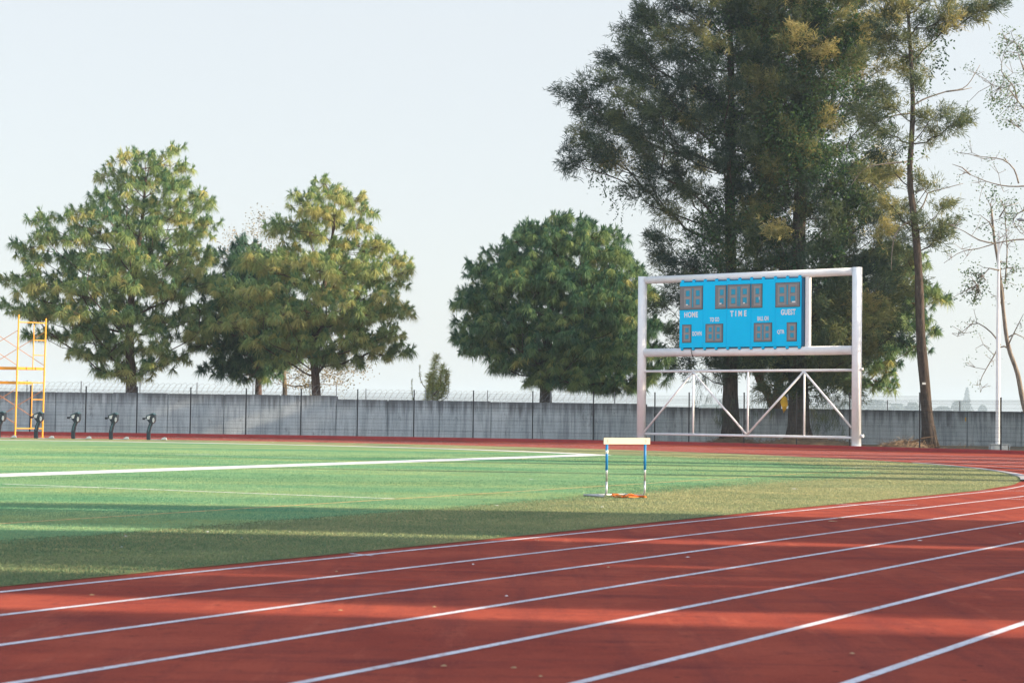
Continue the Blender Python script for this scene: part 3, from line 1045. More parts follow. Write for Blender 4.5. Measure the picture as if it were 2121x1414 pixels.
GRP_D = "blocking dummies lined up at the far edge of the field"
labs = ["dark blocking dummy cut off by the left edge of the picture beside the scaffold", "dark blocking dummy seen through the rungs of the yellow scaffold",
        "dark blocking dummy standing first to the right of the yellow scaffold", "dark blocking dummy in the middle between two others right of the scaffold",
        "dark blocking dummy farthest from the yellow scaffold, last in the row"]
dsrc = None
for i, (px, py) in enumerate(((-3, 905.5), (75, 906.5), (152, 907.5), (230, 908.5), (308, 909.5))):
    loc = at(px, py, 90.6)
    if dsrc is None:
        r_ = thing("blocking_dummy", labs[0], "training dummy", (0, 0, 0), 0, GRP_D)
        m_ = MB()
        path = [(0.0, 0.0), (-0.015, 0.18), (-0.012, 0.40), (0.03, 0.62), (0.11, 0.84), (0.16, 0.95)]
        prof = [(x - .085, z) for x, z in path] + [(x + .085, z) for x, z in path[::-1]]
        extrude_poly(m_, prof, -.10, .10, 0)
        fr = [(x - .03, z + .01) for x, z in path[2:5]] + [(x + .03, z + .01) for x, z in path[2:5][::-1]]
        extrude_poly(m_, fr, -.116, -.101, 1)
        m_.build("curved_post", [M["navy"], M["teal_steel"]], r_)
        m_ = MB()
        extrude_poly(m_, [(-.13, 1.19), (-.06, 1.02), (.05, .87), (.24, .85), (.32, .98), (.33, 1.26), (.23, 1.34), (.08, 1.30)], -.22, .22, 0)
        m_.build("pad", M["navy"], r_)
        m_ = MB()
        extrude_poly(m_, [(-.14, 1.20), (-.13, 1.235), (.22, 1.385), (.335, 1.30), (.31, 1.28), (.20, 1.335)], -.24, .24, 0)
        m_.build("pad_cap", M["teal_steel"], r_)
        m_ = MB()
        extrude_poly(m_, [(-.07, 1.20), (.10, 1.25), (.05, 1.06), (-.05, 1.05)], -.252, -.221, 0)
        t = np.linspace(0, 2 * math.pi, 14, endpoint=False)
        extrude_poly(m_, [(.265 + .05 * math.cos(a), 1.02 + .125 * math.sin(a)) for a in t], -.25, -.221, 0)
        m_.build("pad_plate", M["pale_grey"], r_)
        m_ = MB()
        m_.box((-.25, -.12, 1.08), (.12, .12, .11))
        m_.box((-.16, -.12, 1.11), (.10, .05, .05))
        m_.build("handle", M["score_black"], r_)
        m_ = MB()
        m_.box((.45, .05, .02), (.95, .10, .03))
        extrude_poly(m_, [(.62, .03), (.92, .03), (.90, .12), (.80, .15), (.70, .10)], -.06, .06, 0)
        m_.build("skid", M["pale_grey"], r_)
        r_["_shift"] = 0
        dsrc = r_
        r_.location = (loc[0], 90.6, 0.006)
    else:
        r_ = dsrc.copy()
        COL.objects.link(r_)
        for ch in list(dsrc.children):
            c = ch.copy()
            COL.objects.link(c)
            c.parent = r_
        r_.location = (loc[0], 90.6, 0.006)
        r_["label"] = labs[i]

# ------------------------------------------------------------------ trees
class Skeleton:
    """grows limbs from a trunk to a list of tips; limb thickness follows how much each limb carries"""
    def __init__(self, trunk, r0, r1):
        self.P, self.par, self.tips = [np.asarray(trunk[0], float)], [-1], []
        for p in trunk[1:]:
            self.P.append(np.asarray(p, float))
            self.par.append(len(self.P) - 2)
        self.nt = len(self.P)
        self.r0, self.r1 = r0, r1
        self.plen = [0.0] * self.nt
        self.paths = []

    def grow(self, tips, zmin, lift=0.35, sag=0.0, wig=0.06):
        ax = np.array(self.P[:self.nt])
        d = [np.min(np.linalg.norm(ax - t, axis=1)) for t in tips]
        for i in np.argsort(d):
            t = np.asarray(tips[i], float)
            A = np.array(self.P)
            dist = np.linalg.norm(A - t, axis=1)
            up = A[:, 2] - t[2]
            cost = dist + 0.35 * np.array(self.plen) + np.where(up > -lift * dist * .6, 2.5 * np.maximum(up + lift * dist, 0), 0) + np.where(A[:, 2] < zmin, 60, 0)
            j = int(np.argmin(cost))
            a = A[j]
            L = dist[j]
            n_ = max(3, int(L / 0.7))
            ctrl = a + (t - a) * 0.55 + np.array([0, 0, -lift * L * .35 + sag * L])
            u = np.linspace(0, 1, n_ + 1)[1:, None]
            pts = (1 - u) ** 2 * a + 2 * u * (1 - u) * ctrl + u ** 2 * t
            pts[:-1] += rng.normal(0, wig, (n_ - 1, 3)) * min(1, L / 3)
            prev, path = j, [j]
            for q in pts:
                self.P.append(q)
                self.par.append(prev)
                self.plen.append(self.plen[prev] + np.linalg.norm(q - self.P[prev]))
                prev = len(self.P) - 1
                path.append(prev)
            self.paths.append(path)
            self.tips.append(prev)

    def mesh(self, mb, tip_r=0.016, n=7, trunk_n=12, expo=0.5, wob=0.12):
        cnt = np.zeros(len(self.P))
        for t in self.tips:
            cnt[t] += 1
        for i in range(len(self.P) - 1, 0, -1):
            if self.par[i] >= 0:
                cnt[self.par[i]] += cnt[i]
        rad = tip_r * np.maximum(cnt, 1) ** expo
        T = np.array(self.P[:self.nt])
        u = np.linspace(0, 1, self.nt)
        tr = self.r1 + (self.r0 - self.r1) * (1 - u) ** 1.25
        h = T[:, 2]
        tr = tr * (1 + 0.45 * np.exp(-np.maximum(h - h[0], 0) / 0.6))
        mb.tube(T, tr, trunk_n, wob=wob)
        for p in self.paths:
            r = rad[p].copy()
            r[0] = min(r[0], r[1] * 1.25)
            cap_ = np.interp(np.array([self.P[q][2] for q in p]), h, tr) * .72
            mb.tube(np.array([self.P[q] for q in p]), np.minimum(r, np.maximum(cap_, .03)), n if r[0] > .05 else 4, cap=False)


def rand_dirs(n):
    d = rng.normal(0, 1, (n, 3))
    return d / np.linalg.norm(d, axis=1)[:, None]


def blades(mb, base, dirs, L, W, tone, droop=0.0):
    """thin leaf blades: one two-segment blade per row"""
    n_ = len(base)
    L = np.broadcast_to(L, (n_,))[:, None]
    droop = np.broadcast_to(droop, (n_,))[:, None]
    side = np.cross(dirs, rand_dirs(n_))
    side /= np.linalg.norm(side, axis=1)[:, None] + 1e-9
    side *= np.broadcast_to(W, (n_,))[:, None] / 2
    mid = base + dirs * L * .55
    tip = base + dirs * L + np.array([0, 0, -1.0]) * L * droop
    mid = mid + np.array([0, 0, -1.0]) * L * droop * .2
    v_ = np.stack([base - side * .6, base + side * .6, mid + side, mid - side, tip], 1).reshape(-1, 3)
    i = np.arange(n_) * 5
    mb.add(v_, np.stack([i, i + 1, i + 2, i + 3], 1), tone)
    mb.n -= len(v_)
    b0 = mb.n
    mb.n += len(v_)
    mb.f.append(np.stack([i + 3, i + 2, i + 4], 1) + b0)
    mb.t.append(np.broadcast_to(np.asarray(tone, float), (n_,)))
    mb.m.append(np.zeros(n_, np.int32))


def leaves(mb, c, size, tone):
    n_ = len(c)
    a, b = rand_dirs(n_), rand_dirs(n_)
    b = np.cross(a, b)
    b /= np.linalg.norm(b, axis=1)[:, None] + 1e-9
    s = np.broadcast_to(size, (n_,))[:, None]
    v_ = np.stack([c - a * s * .5, c + b * s * .28, c + a * s * .5, c - b * s * .28], 1).reshape(-1, 3)
    i = np.arange(n_) * 4
    mb.add(v_, np.stack([i, i + 1, i + 2, i + 3], 1), tone)


def envelope(rows, Y):
    """rows (y, x_left, x_right) -> heights and half widths in metres"""
    o = []
    for y, xl, xr in rows:
        a, b = at(xl, y, Y), at(xr, y, Y)
        o.append((a[2], a[0], b[0]))
    o.sort()
    return np.array(o)


def sample_env(env, n, Y, shell=0.5, flat=0.85, spread=12):
    """evenly spread points in the crown, denser towards its surface"""
    z0, z1 = env[0, 0], env[-1, 0]
    pts = []
    widths = env[:, 2] - env[:, 1]
    wmax = widths.max()
    while len(pts) < n:
        best, bd = None, -1
        for _ in range(spread):
            while True:
                z = z0 + (z1 - z0) * rng.random()
                l, r = np.interp(z, env[:, 0], env[:, 1]), np.interp(z, env[:, 0], env[:, 2])
                if rng.random() < ((r - l) / wmax) ** 0.8 + .05:
                    break
            a = rng.random() * 2 * math.pi
            rho = shell + (1 - shell) * rng.random() ** 0.7
            if rng.random() < 0.24:
                rho *= rng.random()
            p = np.array([(l + r) / 2 + (r - l) / 2 * rho * math.cos(a), Y + (r - l) / 2 * flat * rho * math.sin(a), z])
            d = 1e9 if not pts else np.min(np.linalg.norm(np.array(pts) - p, axis=1))
            if d > bd:
                best, bd = p, d
        pts.append(best)
    return np.array(pts)


def pine_crown(mb, cl, axis_xy, zmid, R=1.15, tufts=13, yellow=0.0, L=0.50, W=0.034, dens=1.0, tone0=0.3):
    tcs = []
    for c in cl:
        out = np.array([c[0] - axis_xy[0], c[1] - axis_xy[1], 0])
        on = np.linalg.norm(out)
        out = out / (on + 1e-6)
        k_ = max(4, int(tufts * (0.7 + .6 * rng.random())))
        d = rand_dirs(k_)
        d[:, 2] = np.abs(d[:, 2]) * 1.0 - .38
        tc = c + d * (R * (0.35 + .65 * rng.random((k_, 1)) ** .6)) * np.array([1, 1, .92])
        ct = tone0 + rng.normal(0, .10) + yellow * .5
        for q in range(k_):
            ax = d[q] * .55 + out * .25 + np.array([0, 0, .75])
            ax /= np.linalg.norm(ax)
            n1, n2 = int(20 * dens), int(46 * dens)
            b1 = ax + rand_dirs(n1) * .50                       # young needles: an upright brush
            b2 = rand_dirs(n2)                                  # old needles: a hanging skirt
            b2[:, 2] = -.25 - .85 * rng.random(n2) + .25 * (rng.random(n2) < .35)
            dd = np.concatenate([b1, b2])
            dd /= np.linalg.norm(dd, axis=1)[:, None]
            tt_ = ct + rng.normal(0, .10)
            old = .10 + (.24 if rng.random() < .12 + yellow * .3 else 0)
            tone = np.clip(np.concatenate([np.full(n1, tt_ - .14), np.full(n2, tt_ + old)]) + rng.normal(0, .06, n1 + n2), 0, .99)
            s_ = .70 + .6 * rng.random()
            LL = L * s_ * np.concatenate([.55 + .4 * rng.random(n1), .75 + .55 * rng.random(n2)])
            blades(mb, np.repeat(tc[q][None], n1 + n2, 0) + rng.normal(0, .035, (n1 + n2, 3)), dd, LL, W, tone, np.concatenate([np.full(n1, 0.0), np.full(n2, .34)]))
        tcs.append(tc)
    return tcs


def twig_mesh(mb, cl, tcs, r=0.011):
    for c, tc in zip(cl, tcs):
        for t in tc:
            m = (c + t) / 2 + np.array([0, 0, -.12]) + rng.normal(0, .05, 3)
            mb.tube([c, m, t], [r * 1.5, r * 1.2, r], 3, cap=False)


def pine(label, Y, trunk_px, rows, n, tr0, tr1, bark="bark_pine", yellow=0.0, tufts=13, R=1.15, shell=0.5, zmin_px=760, tone0=0.3, lift=.35, extra=(), L=0.47):
    tp = [at(x, y, Y) for x, y in trunk_px]
    b = tp[0].copy()
    b[2] = -0.05
    tp = resample(np.array([b] + tp), 1.2)
    root = thing("pine_tree", label, "tree", (b[0], Y, 0))
    env = envelope([(y + 10 - (30 if y > 725 else 0), xl + 15, xr - 15) if xr - xl > 70 else (y + 10, xl + 6, xr - 6) for y, xl, xr in rows], Y)
    cl = sample_env(env, int(n * 2.0), Y, shell)
    if len(extra):
        cl = np.concatenate([cl, [at(x, y, Y + dy) for x, y, dy in extra]])
    sk = Skeleton(tp, tr0, tr1)
    sk.grow(list(cl), at(0, zmin_px, Y)[2] - .6, lift)
    mbt, mbc = MB(), MB()
    sk.mesh(mbt, 0.02)
    tcs = pine_crown(mbc, cl, b[:2], 0, R, tufts, yellow, tone0=tone0, L=L)
    twig_mesh(mbt, cl, tcs)
    mbt.build("trunk", M[bark], root, smooth=True)
    mbc.build("crown", M["pine"], root)
    return root


p1 = pine("broad tall pine with drooping tufted needles behind the wall beside the scaffold", 119.0,
          [(272, 815), (271, 770), (268, 700), (272, 620), (283, 540), (295, 450), (302, 370)],
          [(295, 290, 370), (315, 240, 400), (345, 215, 428), (380, 180, 445), (420, 165, 450), (445, 70, 450), (480, 50, 445), (520, 20, 455), (570, 5, 470), (620, 3, 470),
           (660, 30, 460), (700, 80, 440), (740, 110, 430), (775, 170, 400), (795, 205, 350)], 92, 0.46, 0.08, yellow=0.35, tufts=11, tone0=0.46, shell=.45)
p2 = pine("bright sunlit pine with a forked trunk, standing second from the scaffold behind the wall", 117.0,
          [(655, 820), (653, 770), (648, 715), (660, 640), (678, 560), (690, 480), (693, 420)],
          [(355, 665, 700), (385, 615, 755), (420, 595, 780), (460, 540, 800), (500, 530, 825), (540, 480, 848), (580, 450, 852), (620, 440, 875), (655, 440, 870),
           (690, 470, 840), (720, 500, 790), (750, 560, 740), (775, 600, 700)], 74, 0.36, 0.07, yellow=0.38, tufts=12, tone0=0.52, shell=.45,
          extra=[(790, 735, 0), (825, 728, 0), (770, 728, 0)])
p3 = pine("dark low pine squeezed between the two taller pines on the left", 124.0, [(535, 825), (535, 770), (530, 680), (510, 580), (495, 510)],
          [(490, 475, 515), (520, 440, 560), (580, 415, 600), (650, 405, 630), (720, 405, 640), (770, 420, 610), (800, 440, 560)], 46, 0.30, 0.07, yellow=0.05, tufts=12, tone0=0.22)
p4 = pine("dense round-topped pine behind the wall just left of the scoreboard", 115.0, [(1130, 835), (1130, 790), (1132, 740), (1140, 640), (1160, 540), (1165, 450)],
          [(440, 1125, 1200), (455, 1085, 1260), (485, 1040, 1295), (520, 995, 1315), (560, 950, 1345), (600, 943, 1365), (650, 940, 1385), (700, 948, 1390), (740, 958, 1390),
           (770, 1000, 1400), (800, 1075, 1390), (820, 1110, 1330)], 120, 0.50, 0.09, "bark_dark", yellow=0.12, tufts=14, R=1.15, tone0=0.33, shell=.6)
p5 = pine("red-barked pine forking low behind the wall, seen through the scoreboard frame", 116.5, [(1606, 855), (1610, 815), (1622, 760), (1650, 690), (1720, 620), (1790, 540)],
          [(500, 1790, 1900), (540, 1730, 1930), (580, 1680, 1950), (620, 1650, 1950), (660, 1600, 1945), (700, 1560, 1940), (740, 1500, 1890), (775, 1520, 1890), (815, 1720, 1860)],
          60, 0.42, 0.09, "bark_red", yellow=0.30, tufts=13, tone0=0.34)
mb = MB()
fk = [at(x, y, 116.5) for x, y in ((1604, 850), (1594, 822), (1578, 800), (1566, 770), (1556, 735), (1545, 690))]
mb.tube(resample(np.array(fk), .8), np.linspace(.30, .14, len(resample(np.array(fk), .8))), 10, wob=.1)
fk = [at(x, y, 116.3) for x, y in ((1577, 800), (1577, 770), (1580, 735), (1583, 690))]
mb.tube(resample(np.array(fk), .8), np.linspace(.22, .14, len(resample(np.array(fk), .8))), 10, wob=.1)
mb.build("trunk_fork", M["bark_red"], p5, smooth=True)

# ochre broadleaf behind the left pines
ro = thing("broadleaf_tree", "thin tree with dry ochre leaves showing between and below the left pines", "tree", (*at(590, 840, 129)[:2], 0))
tp = resample(np.array([at(590, 845, 129) * [1, 1, 0], at(590, 800, 129), at(580, 700, 129), at(550, 590, 129), at(532, 500, 129)]), 1.5)
cl = sample_env(envelope([(435, 505, 545), (470, 480, 560), (520, 465, 590), (600, 470, 640), (680, 480, 720), (720, 500, 760), (760, 500, 770), (800, 520, 700)], 129), 70, 129, .3)
sk = Skeleton(tp, .22, .04)
sk.grow(list(cl), 2.4, .3)
mbt, mbc = MB(), MB()
sk.mesh(mbt, .014)
for c in cl:
    k_ = 130
    leaves(mbc, c + rng.normal(0, .42, (k_, 3)), .11 + .07 * rng.random(k_), np.clip(.5 + rng.normal(0, .22) + rng.normal(0, .15, k_), 0, 1))
mbt.build("trunk", M["bark_pale"], ro, smooth=True)
mbc.build("crown", M["ochre"], ro)

# young pine peeping over the wall
ry = thing("pine_sapling", "young pine sapling with upright candle shoots peeping over the wall", "tree", (*at(895, 850, 113)[:2], 0))
mbt, mbc = MB(), MB()
stems = [[(896, 860), (897, 800), (900, 760), (905, 736)], [(897, 815), (880, 802), (871, 785), (869, 757)], [(898, 818), (912, 800), (913, 780), (918, 757)],
         [(898, 835), (918, 815), (922, 790), (926, 768)], [(896, 840), (925, 822), (929, 800), (930, 778)], [(894, 850), (862, 838), (854, 815), (853, 786)],
         [(897, 850), (885, 830), (888, 810), (890, 775)], [(897, 850), (905, 835), (908, 815), (907, 785)]]
for i, s_ in enumerate(stems):
    p = resample(np.array([at(x, y, 113 + .3 * math.sin(i * 2)) for x, y in s_]), .12)
    mbt.tube(p, np.linspace(.03, .012, len(p)), 5)
    full = i in (0, 2, 3, 6, 7)
    q = p[len(p) // 4:] if full else p[len(p) // 2:]
    k_ = len(q) * (40 if full else 9)
    idx = rng.integers(0, len(q), k_)
    d = rand_dirs(k_)
    d[:, 2] = d[:, 2] * .7 + .12
    d /= np.linalg.norm(d, axis=1)[:, None]
    blades(mbc, q[idx], d, (.42 if full else .14) * (.6 + .6 * rng.random(k_)), .026, np.clip(.93 + rng.normal(0, .08, k_), 0, 1))
mbt.build("trunk", M["bark_pine"], ry, smooth=True)
mbc.build("crown", M["pine"], ry)


# casuarinas
def sprays(mb, cl, axis, per=26, R=1.0, strands=15, L=0.36, W=0.036, tone_of=None, up=0.35, droop=0.12):
    for c in cl:
        out = np.array([c[0] - axis[0], c[1] - axis[1], 0])
        out /= np.linalg.norm(out) + 1e-6
        ct = tone_of(c) if tone_of else .45 + rng.normal(0, .16)
        ax0 = out * .6 + np.array([0, 0, up]) + rng.normal(0, .25, 3)
        ax0 /= np.linalg.norm(ax0)
        u_ = rng.random(per) ** .8 * 1.7 - .7                # plume: sprigs set along a drooping branchlet, longest at its root
        bs = c + ax0 * (u_ * R)[:, None] + rng.normal(0, 1, (per, 3)) * (R * (.40 - .14 * u_))[:, None] * np.array([1, 1, .75])
        for b in bs:
            ax = ax0 * .6 + (b - c) / R * .35 + rng.normal(0, .35, 3)
            ax /= np.linalg.norm(ax)
            d = ax + rand_dirs(strands) * .85
            d /= np.linalg.norm(d, axis=1)[:, None]
            s0_ = b + ax * (rng.random((strands, 1)) * .5 - .2) + rng.normal(0, .08, (strands, 3))
            tn = np.clip(ct + rng.normal(0, .10) + rng.normal(0, .06, strands), 0, 1)
            blades(mb, s0_, d, L * (.5 + .8 * rng.random(strands)), W, tn, droop)


def hanging(mb, top, length, n_=26):
    z = np.linspace(0, length, n_)
    c = np.c_[top[0] + .06 * np.sin(z * 3) + rng.normal(0, .05, n_), top[1] + rng.normal(0, .05, n_), top[2] - z]
    leaves(mb, c, .12 + .06 * rng.random(n_), np.clip(.35 + rng.normal(0, .2, n_), 0, 1))


def casuarina(label, Y, trunk_px, rows, n, r0, r1, zmin_px, per, vines, mounds=True, tone_of=None, extra=(), R=1.0, strands=14, low=()):
    tp = [at(x, y, Y) for x, y in trunk_px]
    b = tp[0].copy()
    b[2] = -.05
    tp = resample(np.array([b] + tp[1:]), 1.1)
    root = thing("casuarina_tree", label, "tree", (b[0], Y, 0))
    cl = sample_env(envelope(rows, Y), n, Y, .35, .8) if n else np.zeros((0, 3))
    if len(extra):
        cl = np.concatenate([cl, np.array([at(x, y, Y + dy) for x, y, dy in extra])])
    sk = Skeleton(tp, r0, r1)
    sk.grow(list(cl), at(0, zmin_px, Y)[2], .5, wig=.09)
    mbt, mbc = MB(), MB()
    sk.mesh(mbt, .022, trunk_n=16, wob=.2)
    for a in np.linspace(0, 2 * math.pi, 7)[:-1]:             # root flare
        d = np.array([math.cos(a), math.sin(a), 0])
        mbt.tube([b + d * r0 * .5 + [0, 0, 1.3], b + d * r0 * .95 + [0, 0, .5], b + d * r0 * 1.7 + [0, 0, .02]], [r0 * .42, r0 * .40, r0 * .22], 7, wob=.1)
    sprays(mbc, cl, b[:2], per, R, strands, tone_of=tone_of)
    for (x, y, dy, w, h, k_) in low:
        c = at(x, y, Y + dy)
        bs = c + (rng.random((k_, 3)) - .5) * np.array([w, w, h])
        for q in bs:
            d = np.array([0, 0, -1.0]) + rand_dirs(12) * .45
            d /= np.linalg.norm(d, axis=1)[:, None]
            blades(mbc, np.repeat(q[None], 12, 0) + rng.normal(0, .1, (12, 3)), d, .6 * (.6 + .6 * rng.random(12)), .018, np.clip(.5 + rng.normal(0, .15) + rng.normal(0, .05, 12), 0, 1))
    mbt.build("trunk", M["bark_dark"], root, smooth=True)
    mbc.build("crown", M["casu"], root)
    if vines:
        mv = MB()
        for (x, y, dy, rad, k_, tn) in vines:
            c = at(x, y, Y + dy)
            p = c + rng.normal(0, 1, (k_, 3)) * rad * np.array([.55, .5, .75])
            leaves(mv, p, .16 + .09 * rng.random(k_), np.clip(tn + rng.normal(0, .22, k_), 0, 1))
            for _ in range(2):
                hanging(mv, c + rng.normal(0, rad * .6, 3) - [0, 0, rad * .4], 1.0 + 1.6 * rng.random())
        mv.build("vine", M["vine"], root)
    return root, cl, sk


def toneA(c):                                              # greener needles; random golden clumps also paint in sunlit foliage
    t = .30 + .14 * rng.normal()
    if rng.random() < .18:
        t += .38
    return t


def toneB(c):  # browner needles, tone raised to paint in the sunlit right side
    t = .54 + .18 * rng.normal()
    if rng.random() < .22:
        t += .32
    if rng.random() < .18:
        t -= .28
    return t


def vine_set(xs, ys, n, k_, rad, dy=-2.5):
    o = []
    for _ in range(n):
        o.append((xs[0] + (xs[1] - xs[0]) * rng.random(), ys[0] + (ys[1] - ys[0]) * rng.random(), dy * (.2 + 1.2 * rng.random()), rad * (.6 + .8 * rng.random()), int(k_ * (.6 + .8 * rng.random())), .35 + .35 * rng.random()))
    return o


cA, clA, _ = casuarina("huge dark casuarina reaching left over the scoreboard, its trunk behind the left of the frame", 103.5,
          [(1515, 905), (1514, 860), (1512, 760), (1514, 620), (1512, 450), (1515, 250), (1512, 60), (1505, -120)],
          [(-160, 1460, 1560), (-70, 1410, 1640), (0, 1335, 1670), (50, 1310, 1670), (110, 1300, 1680), (150, 1240, 1690), (190, 1185, 1690), (225, 1195, 1690), (270, 1200, 1670),
           (325, 1185, 1650), (360, 1230, 1640), (400, 1300, 1630), (440, 1360, 1630), (480, 1345, 1630), (540, 1345, 1630), (620, 1370, 1610), (700, 1400, 1590), (770, 1430, 1560)],
          240, .50, .12, 800, 52, vine_set((1440, 1600), (20, 540), 26, 330, 1.1) + vine_set((1240, 1420), (300, 420), 5, 60, .8, -1), tone_of=toneA,
          extra=[(1185, 195, 0), (1180, 325, 0), (1200, 330, -1), (1330, 110, 0), (1310, 70, 1), (1280, 130, 0), (1350, 40, 0), (1240, 260, -1), (1225, 215, 1)],
          low=[(1500, 850, -.5, 1.6, 1.6, 26), (1470, 800, .5, 2.0, 2.0, 20)])
cB, clB, _ = casuarina("huge brownish casuarina with a flared trunk behind the right of the scoreboard frame", 101.5,
          [(1655, 905), (1655, 860), (1652, 780), (1650, 650), (1655, 480), (1660, 300), (1665, 100), (1670, -100), (1675, -180)],
          [(-230, 1620, 1740), (-120, 1570, 1820), (-30, 1540, 1845), (40, 1530, 1845), (110, 1530, 1835), (180, 1540, 1820), (250, 1545, 1800), (310, 1545, 1800), (370, 1545, 1830),
           (430, 1545, 1865), (500, 1550, 1885), (570, 1555, 1890), (640, 1560, 1880), (710, 1560, 1840), (770, 1580, 1780), (820, 1600, 1740)],
          275, .62, .12, 800, 52, vine_set((1600, 1780), (0, 540), 36, 330, 1.1) + vine_set((1680, 1740), (300, 520), 6, 190, .9, -3.5), tone_of=toneB,
          low=[(1712, 850, -.8, 2.0, 2.2, 60), (1745, 790, 0, 2.2, 2.0, 40), (1580, 820, .6, 1.5, 2.0, 26)])
ex = [(1990, 25, 0), (2025, 20, .4), (2050, 10, 0), (1965, 55, -.4), (1935, 70, .5), (1850, 110, 0), (1900, 150, .6), (1905, 178, -.8), (1830, 195, .4), (1855, 225, -.6), (1925, 250, 0), (1945, 235, .4),
      (1965, 262, -.4), (1985, 255, 0), (1930, 285, .5), (1860, 285, -.5), (1830, 320, .6), (1800, 370, 0), (1850, 355, .6), (1925, 385, 0), (1915, 470, -.5), (1945, 475, .3), (1960, 470, 0), (1935, 500, .2),
      (1880, 455, .5), (1850, 430, -.5), (1900, 20, 0), (1850, 40, .6), (1940, -20, 0), (1870, -60, .5), (1990, -50, 0), (1895, 90, -.7), (1870, 520, .4), (1950, 430, 0), (1820, 260, 0), (1790, 240, .5), (1880, 10, -.5), (1920, -10, .5), (1905, 50, -.6), (1960, 10, 0), (1860, 80, .4), (1950, 40, -.4), (1840, 0, 0), (1985, -10, .3), (1830, 60, -.5), (1900, 120, .5), (2010, 35, 0)]
cC, clC, skC = casuarina("slim casuarina with a bare leaning trunk standing clear to the right of the scoreboard", 95.5,
          [(1925, 922), (1922, 880), (1916, 800), (1907, 690), (1904, 600), (1900, 520), (1892, 440), (1884, 370), (1888, 290), (1891, 200), (1886, 120), (1882, 40), (1876, -60)],
          [], 0, .33, .07, 640, 40, [(1890, 100, 0, .9, 90, .5), (1945, 75, 0, .8, 80, .4), (1885, 330, 0, .5, 60, .8), (1945, 130, 0, .5, 40, .2), (1835, 240, 0, .6, 70, .5)], tone_of=lambda c: .60 + .16 * rng.normal(), extra=ex, R=.75, strands=14)
for s_ in ([(1890, 220), (1915, 205), (1960, 190), (2000, 180), (2030, 135)], [(1960, 190), (1995, 186), (2013, 182)], [(1898, 445), (1915, 420), (1922, 400), (1950, 392), (1995, 380)],
           [(1896, 400), (1912, 390), (1922, 402)], [(1895, 458), (1875, 462), (1855, 485), (1848, 520), (1846, 560)], [(1878, 335), (1830, 340), (1790, 350), (1762, 385)], [(1886, 235), (1850, 240), (1810, 255)]):
    p = resample(np.array([at(x, y, 95.4) for x, y in s_]), .3)
    mb = MB()
    mb.tube(p, np.linspace(.05, .016, len(p)), 5)
    mb.build("bare_branch", M["bark_pale"], cC, smooth=True)
mb = MB()
t_ = at(1914, 794, 95.1)
mb.box(t_, (.19, .02, .11))
mb.build("tree_tag", M["paper"], cC)

# nearly bare tree at the right edge
rb = thing("bare_tree", "nearly leafless thin tree leaning at the right edge behind the white pole", "tree", (*at(2165, 935, 91)[:2], 0))
YB = 91.0
main = [(2165, 935), (2140, 890), (2121, 840), (2108, 775), (2088, 715), (2078, 640), (2070, 560), (2060, 500), (2055, 450), (2053, 430)]
br = [main,
      [(2095, 725), (2072, 715), (2060, 735), (2045, 760), (2030, 790), (2031, 812)], [(2072, 715), (2055, 690), (2020, 668), (1990, 690), (1972, 690)], [(2140, 495), (2100, 497), (2062, 504), (2030, 514), (1990, 522), (1955, 545)],
      [(2072, 575), (2080, 610), (2077, 640)], [(2082, 585), (2086, 520), (2083, 470), (2082, 430)], [(2070, 560), (2050, 555), (2036, 570), (2024, 590)], [(2062, 504), (2030, 498), (1995, 478), (1965, 465)],
      [(2135, 385), (2090, 386), (2050, 378), (2010, 362), (1985, 350)], [(2110, 380), (2100, 350), (2075, 330), (2035, 325), (2000, 318)], [(2010, 362), (1990, 345), (1972, 340)],
      [(2140, 250), (2105, 205), (2090, 185), (2060, 178), (2042, 165)], [(2105, 205), (2100, 180), (2075, 150), (2078, 115)], [(2145, 160), (2110, 95), (2090, 85), (2068, 76)], [(2121, 145), (2108, 110)],
      [(2145, 300), (2118, 270), (2110, 265)], [(2085, 700), (2110, 690), (2130, 715)], [(2088, 715), (2100, 690), (2120, 650)], [(2060, 480), (2045, 455), (2030, 445)], [(2070, 450), (2080, 430), (2110, 420)],
      [(2150, 420), (2100, 450), (2112, 480), (2130, 490)], [(2200, 920), (2185, 600), (2150, 420), (2140, 250), (2150, 100)]]
mbt, mbc = MB(), MB()
for i, s_ in enumerate(br):
    p = np.array([at(x, y, YB + .8 * math.sin(i * 1.7) * (i > 0)) for x, y in s_])
    if i in (0,):
        p[0][2] = -.05
    p = resample(p, .35)
    r_a = .16 if i == 0 else (.2 if i == len(br) - 1 else .045)
    allp = p if i == 0 else np.concatenate([allp, p])
    mbt.tube(p, np.linspace(r_a, .05 if i == 0 else .012, len(p)), 8 if i == 0 else 5, wob=.1)
    if i in (0, len(br) - 1):
        continue
    for q in range(3, len(p), 1):
        if rng.random() < .75:
            d = rand_dirs(1)[0] * np.array([1, .6, .8]) + [0, 0, .25]
            ln = .5 + .9 * rng.random()
            e = p[q] + d * ln
            m1 = (p[q] + e) / 2 + rng.normal(0, .1, 3)
            mbt.tube([p[q], m1, e], [.018, .014, .010], 3, cap=False)
            for _ in range(2):
                f_ = m1 + (rand_dirs(1)[0] * [1, .6, .8] + [0, 0, .3]) * ln * .5
                mbt.tube([m1, f_], [.016, .011], 3, cap=False)
                leaves(mbc, f_ + rng.normal(0, .10, (3, 3)), .07 + .04 * rng.random(3), np.clip(.4 + rng.normal(0, .3, 3), 0, 1))
            k_ = rng.integers(6, 20)
            up = i in (11, 12, 13, 14, 19, 20)
            leaves(mbc, e + rng.normal(0, .20, (k_ * (3 if up else 1), 3)), .07 + .05 * rng.random(k_ * (3 if up else 1)), np.clip(.4 + rng.normal(0, .3, k_ * (3 if up else 1)), 0, 1))
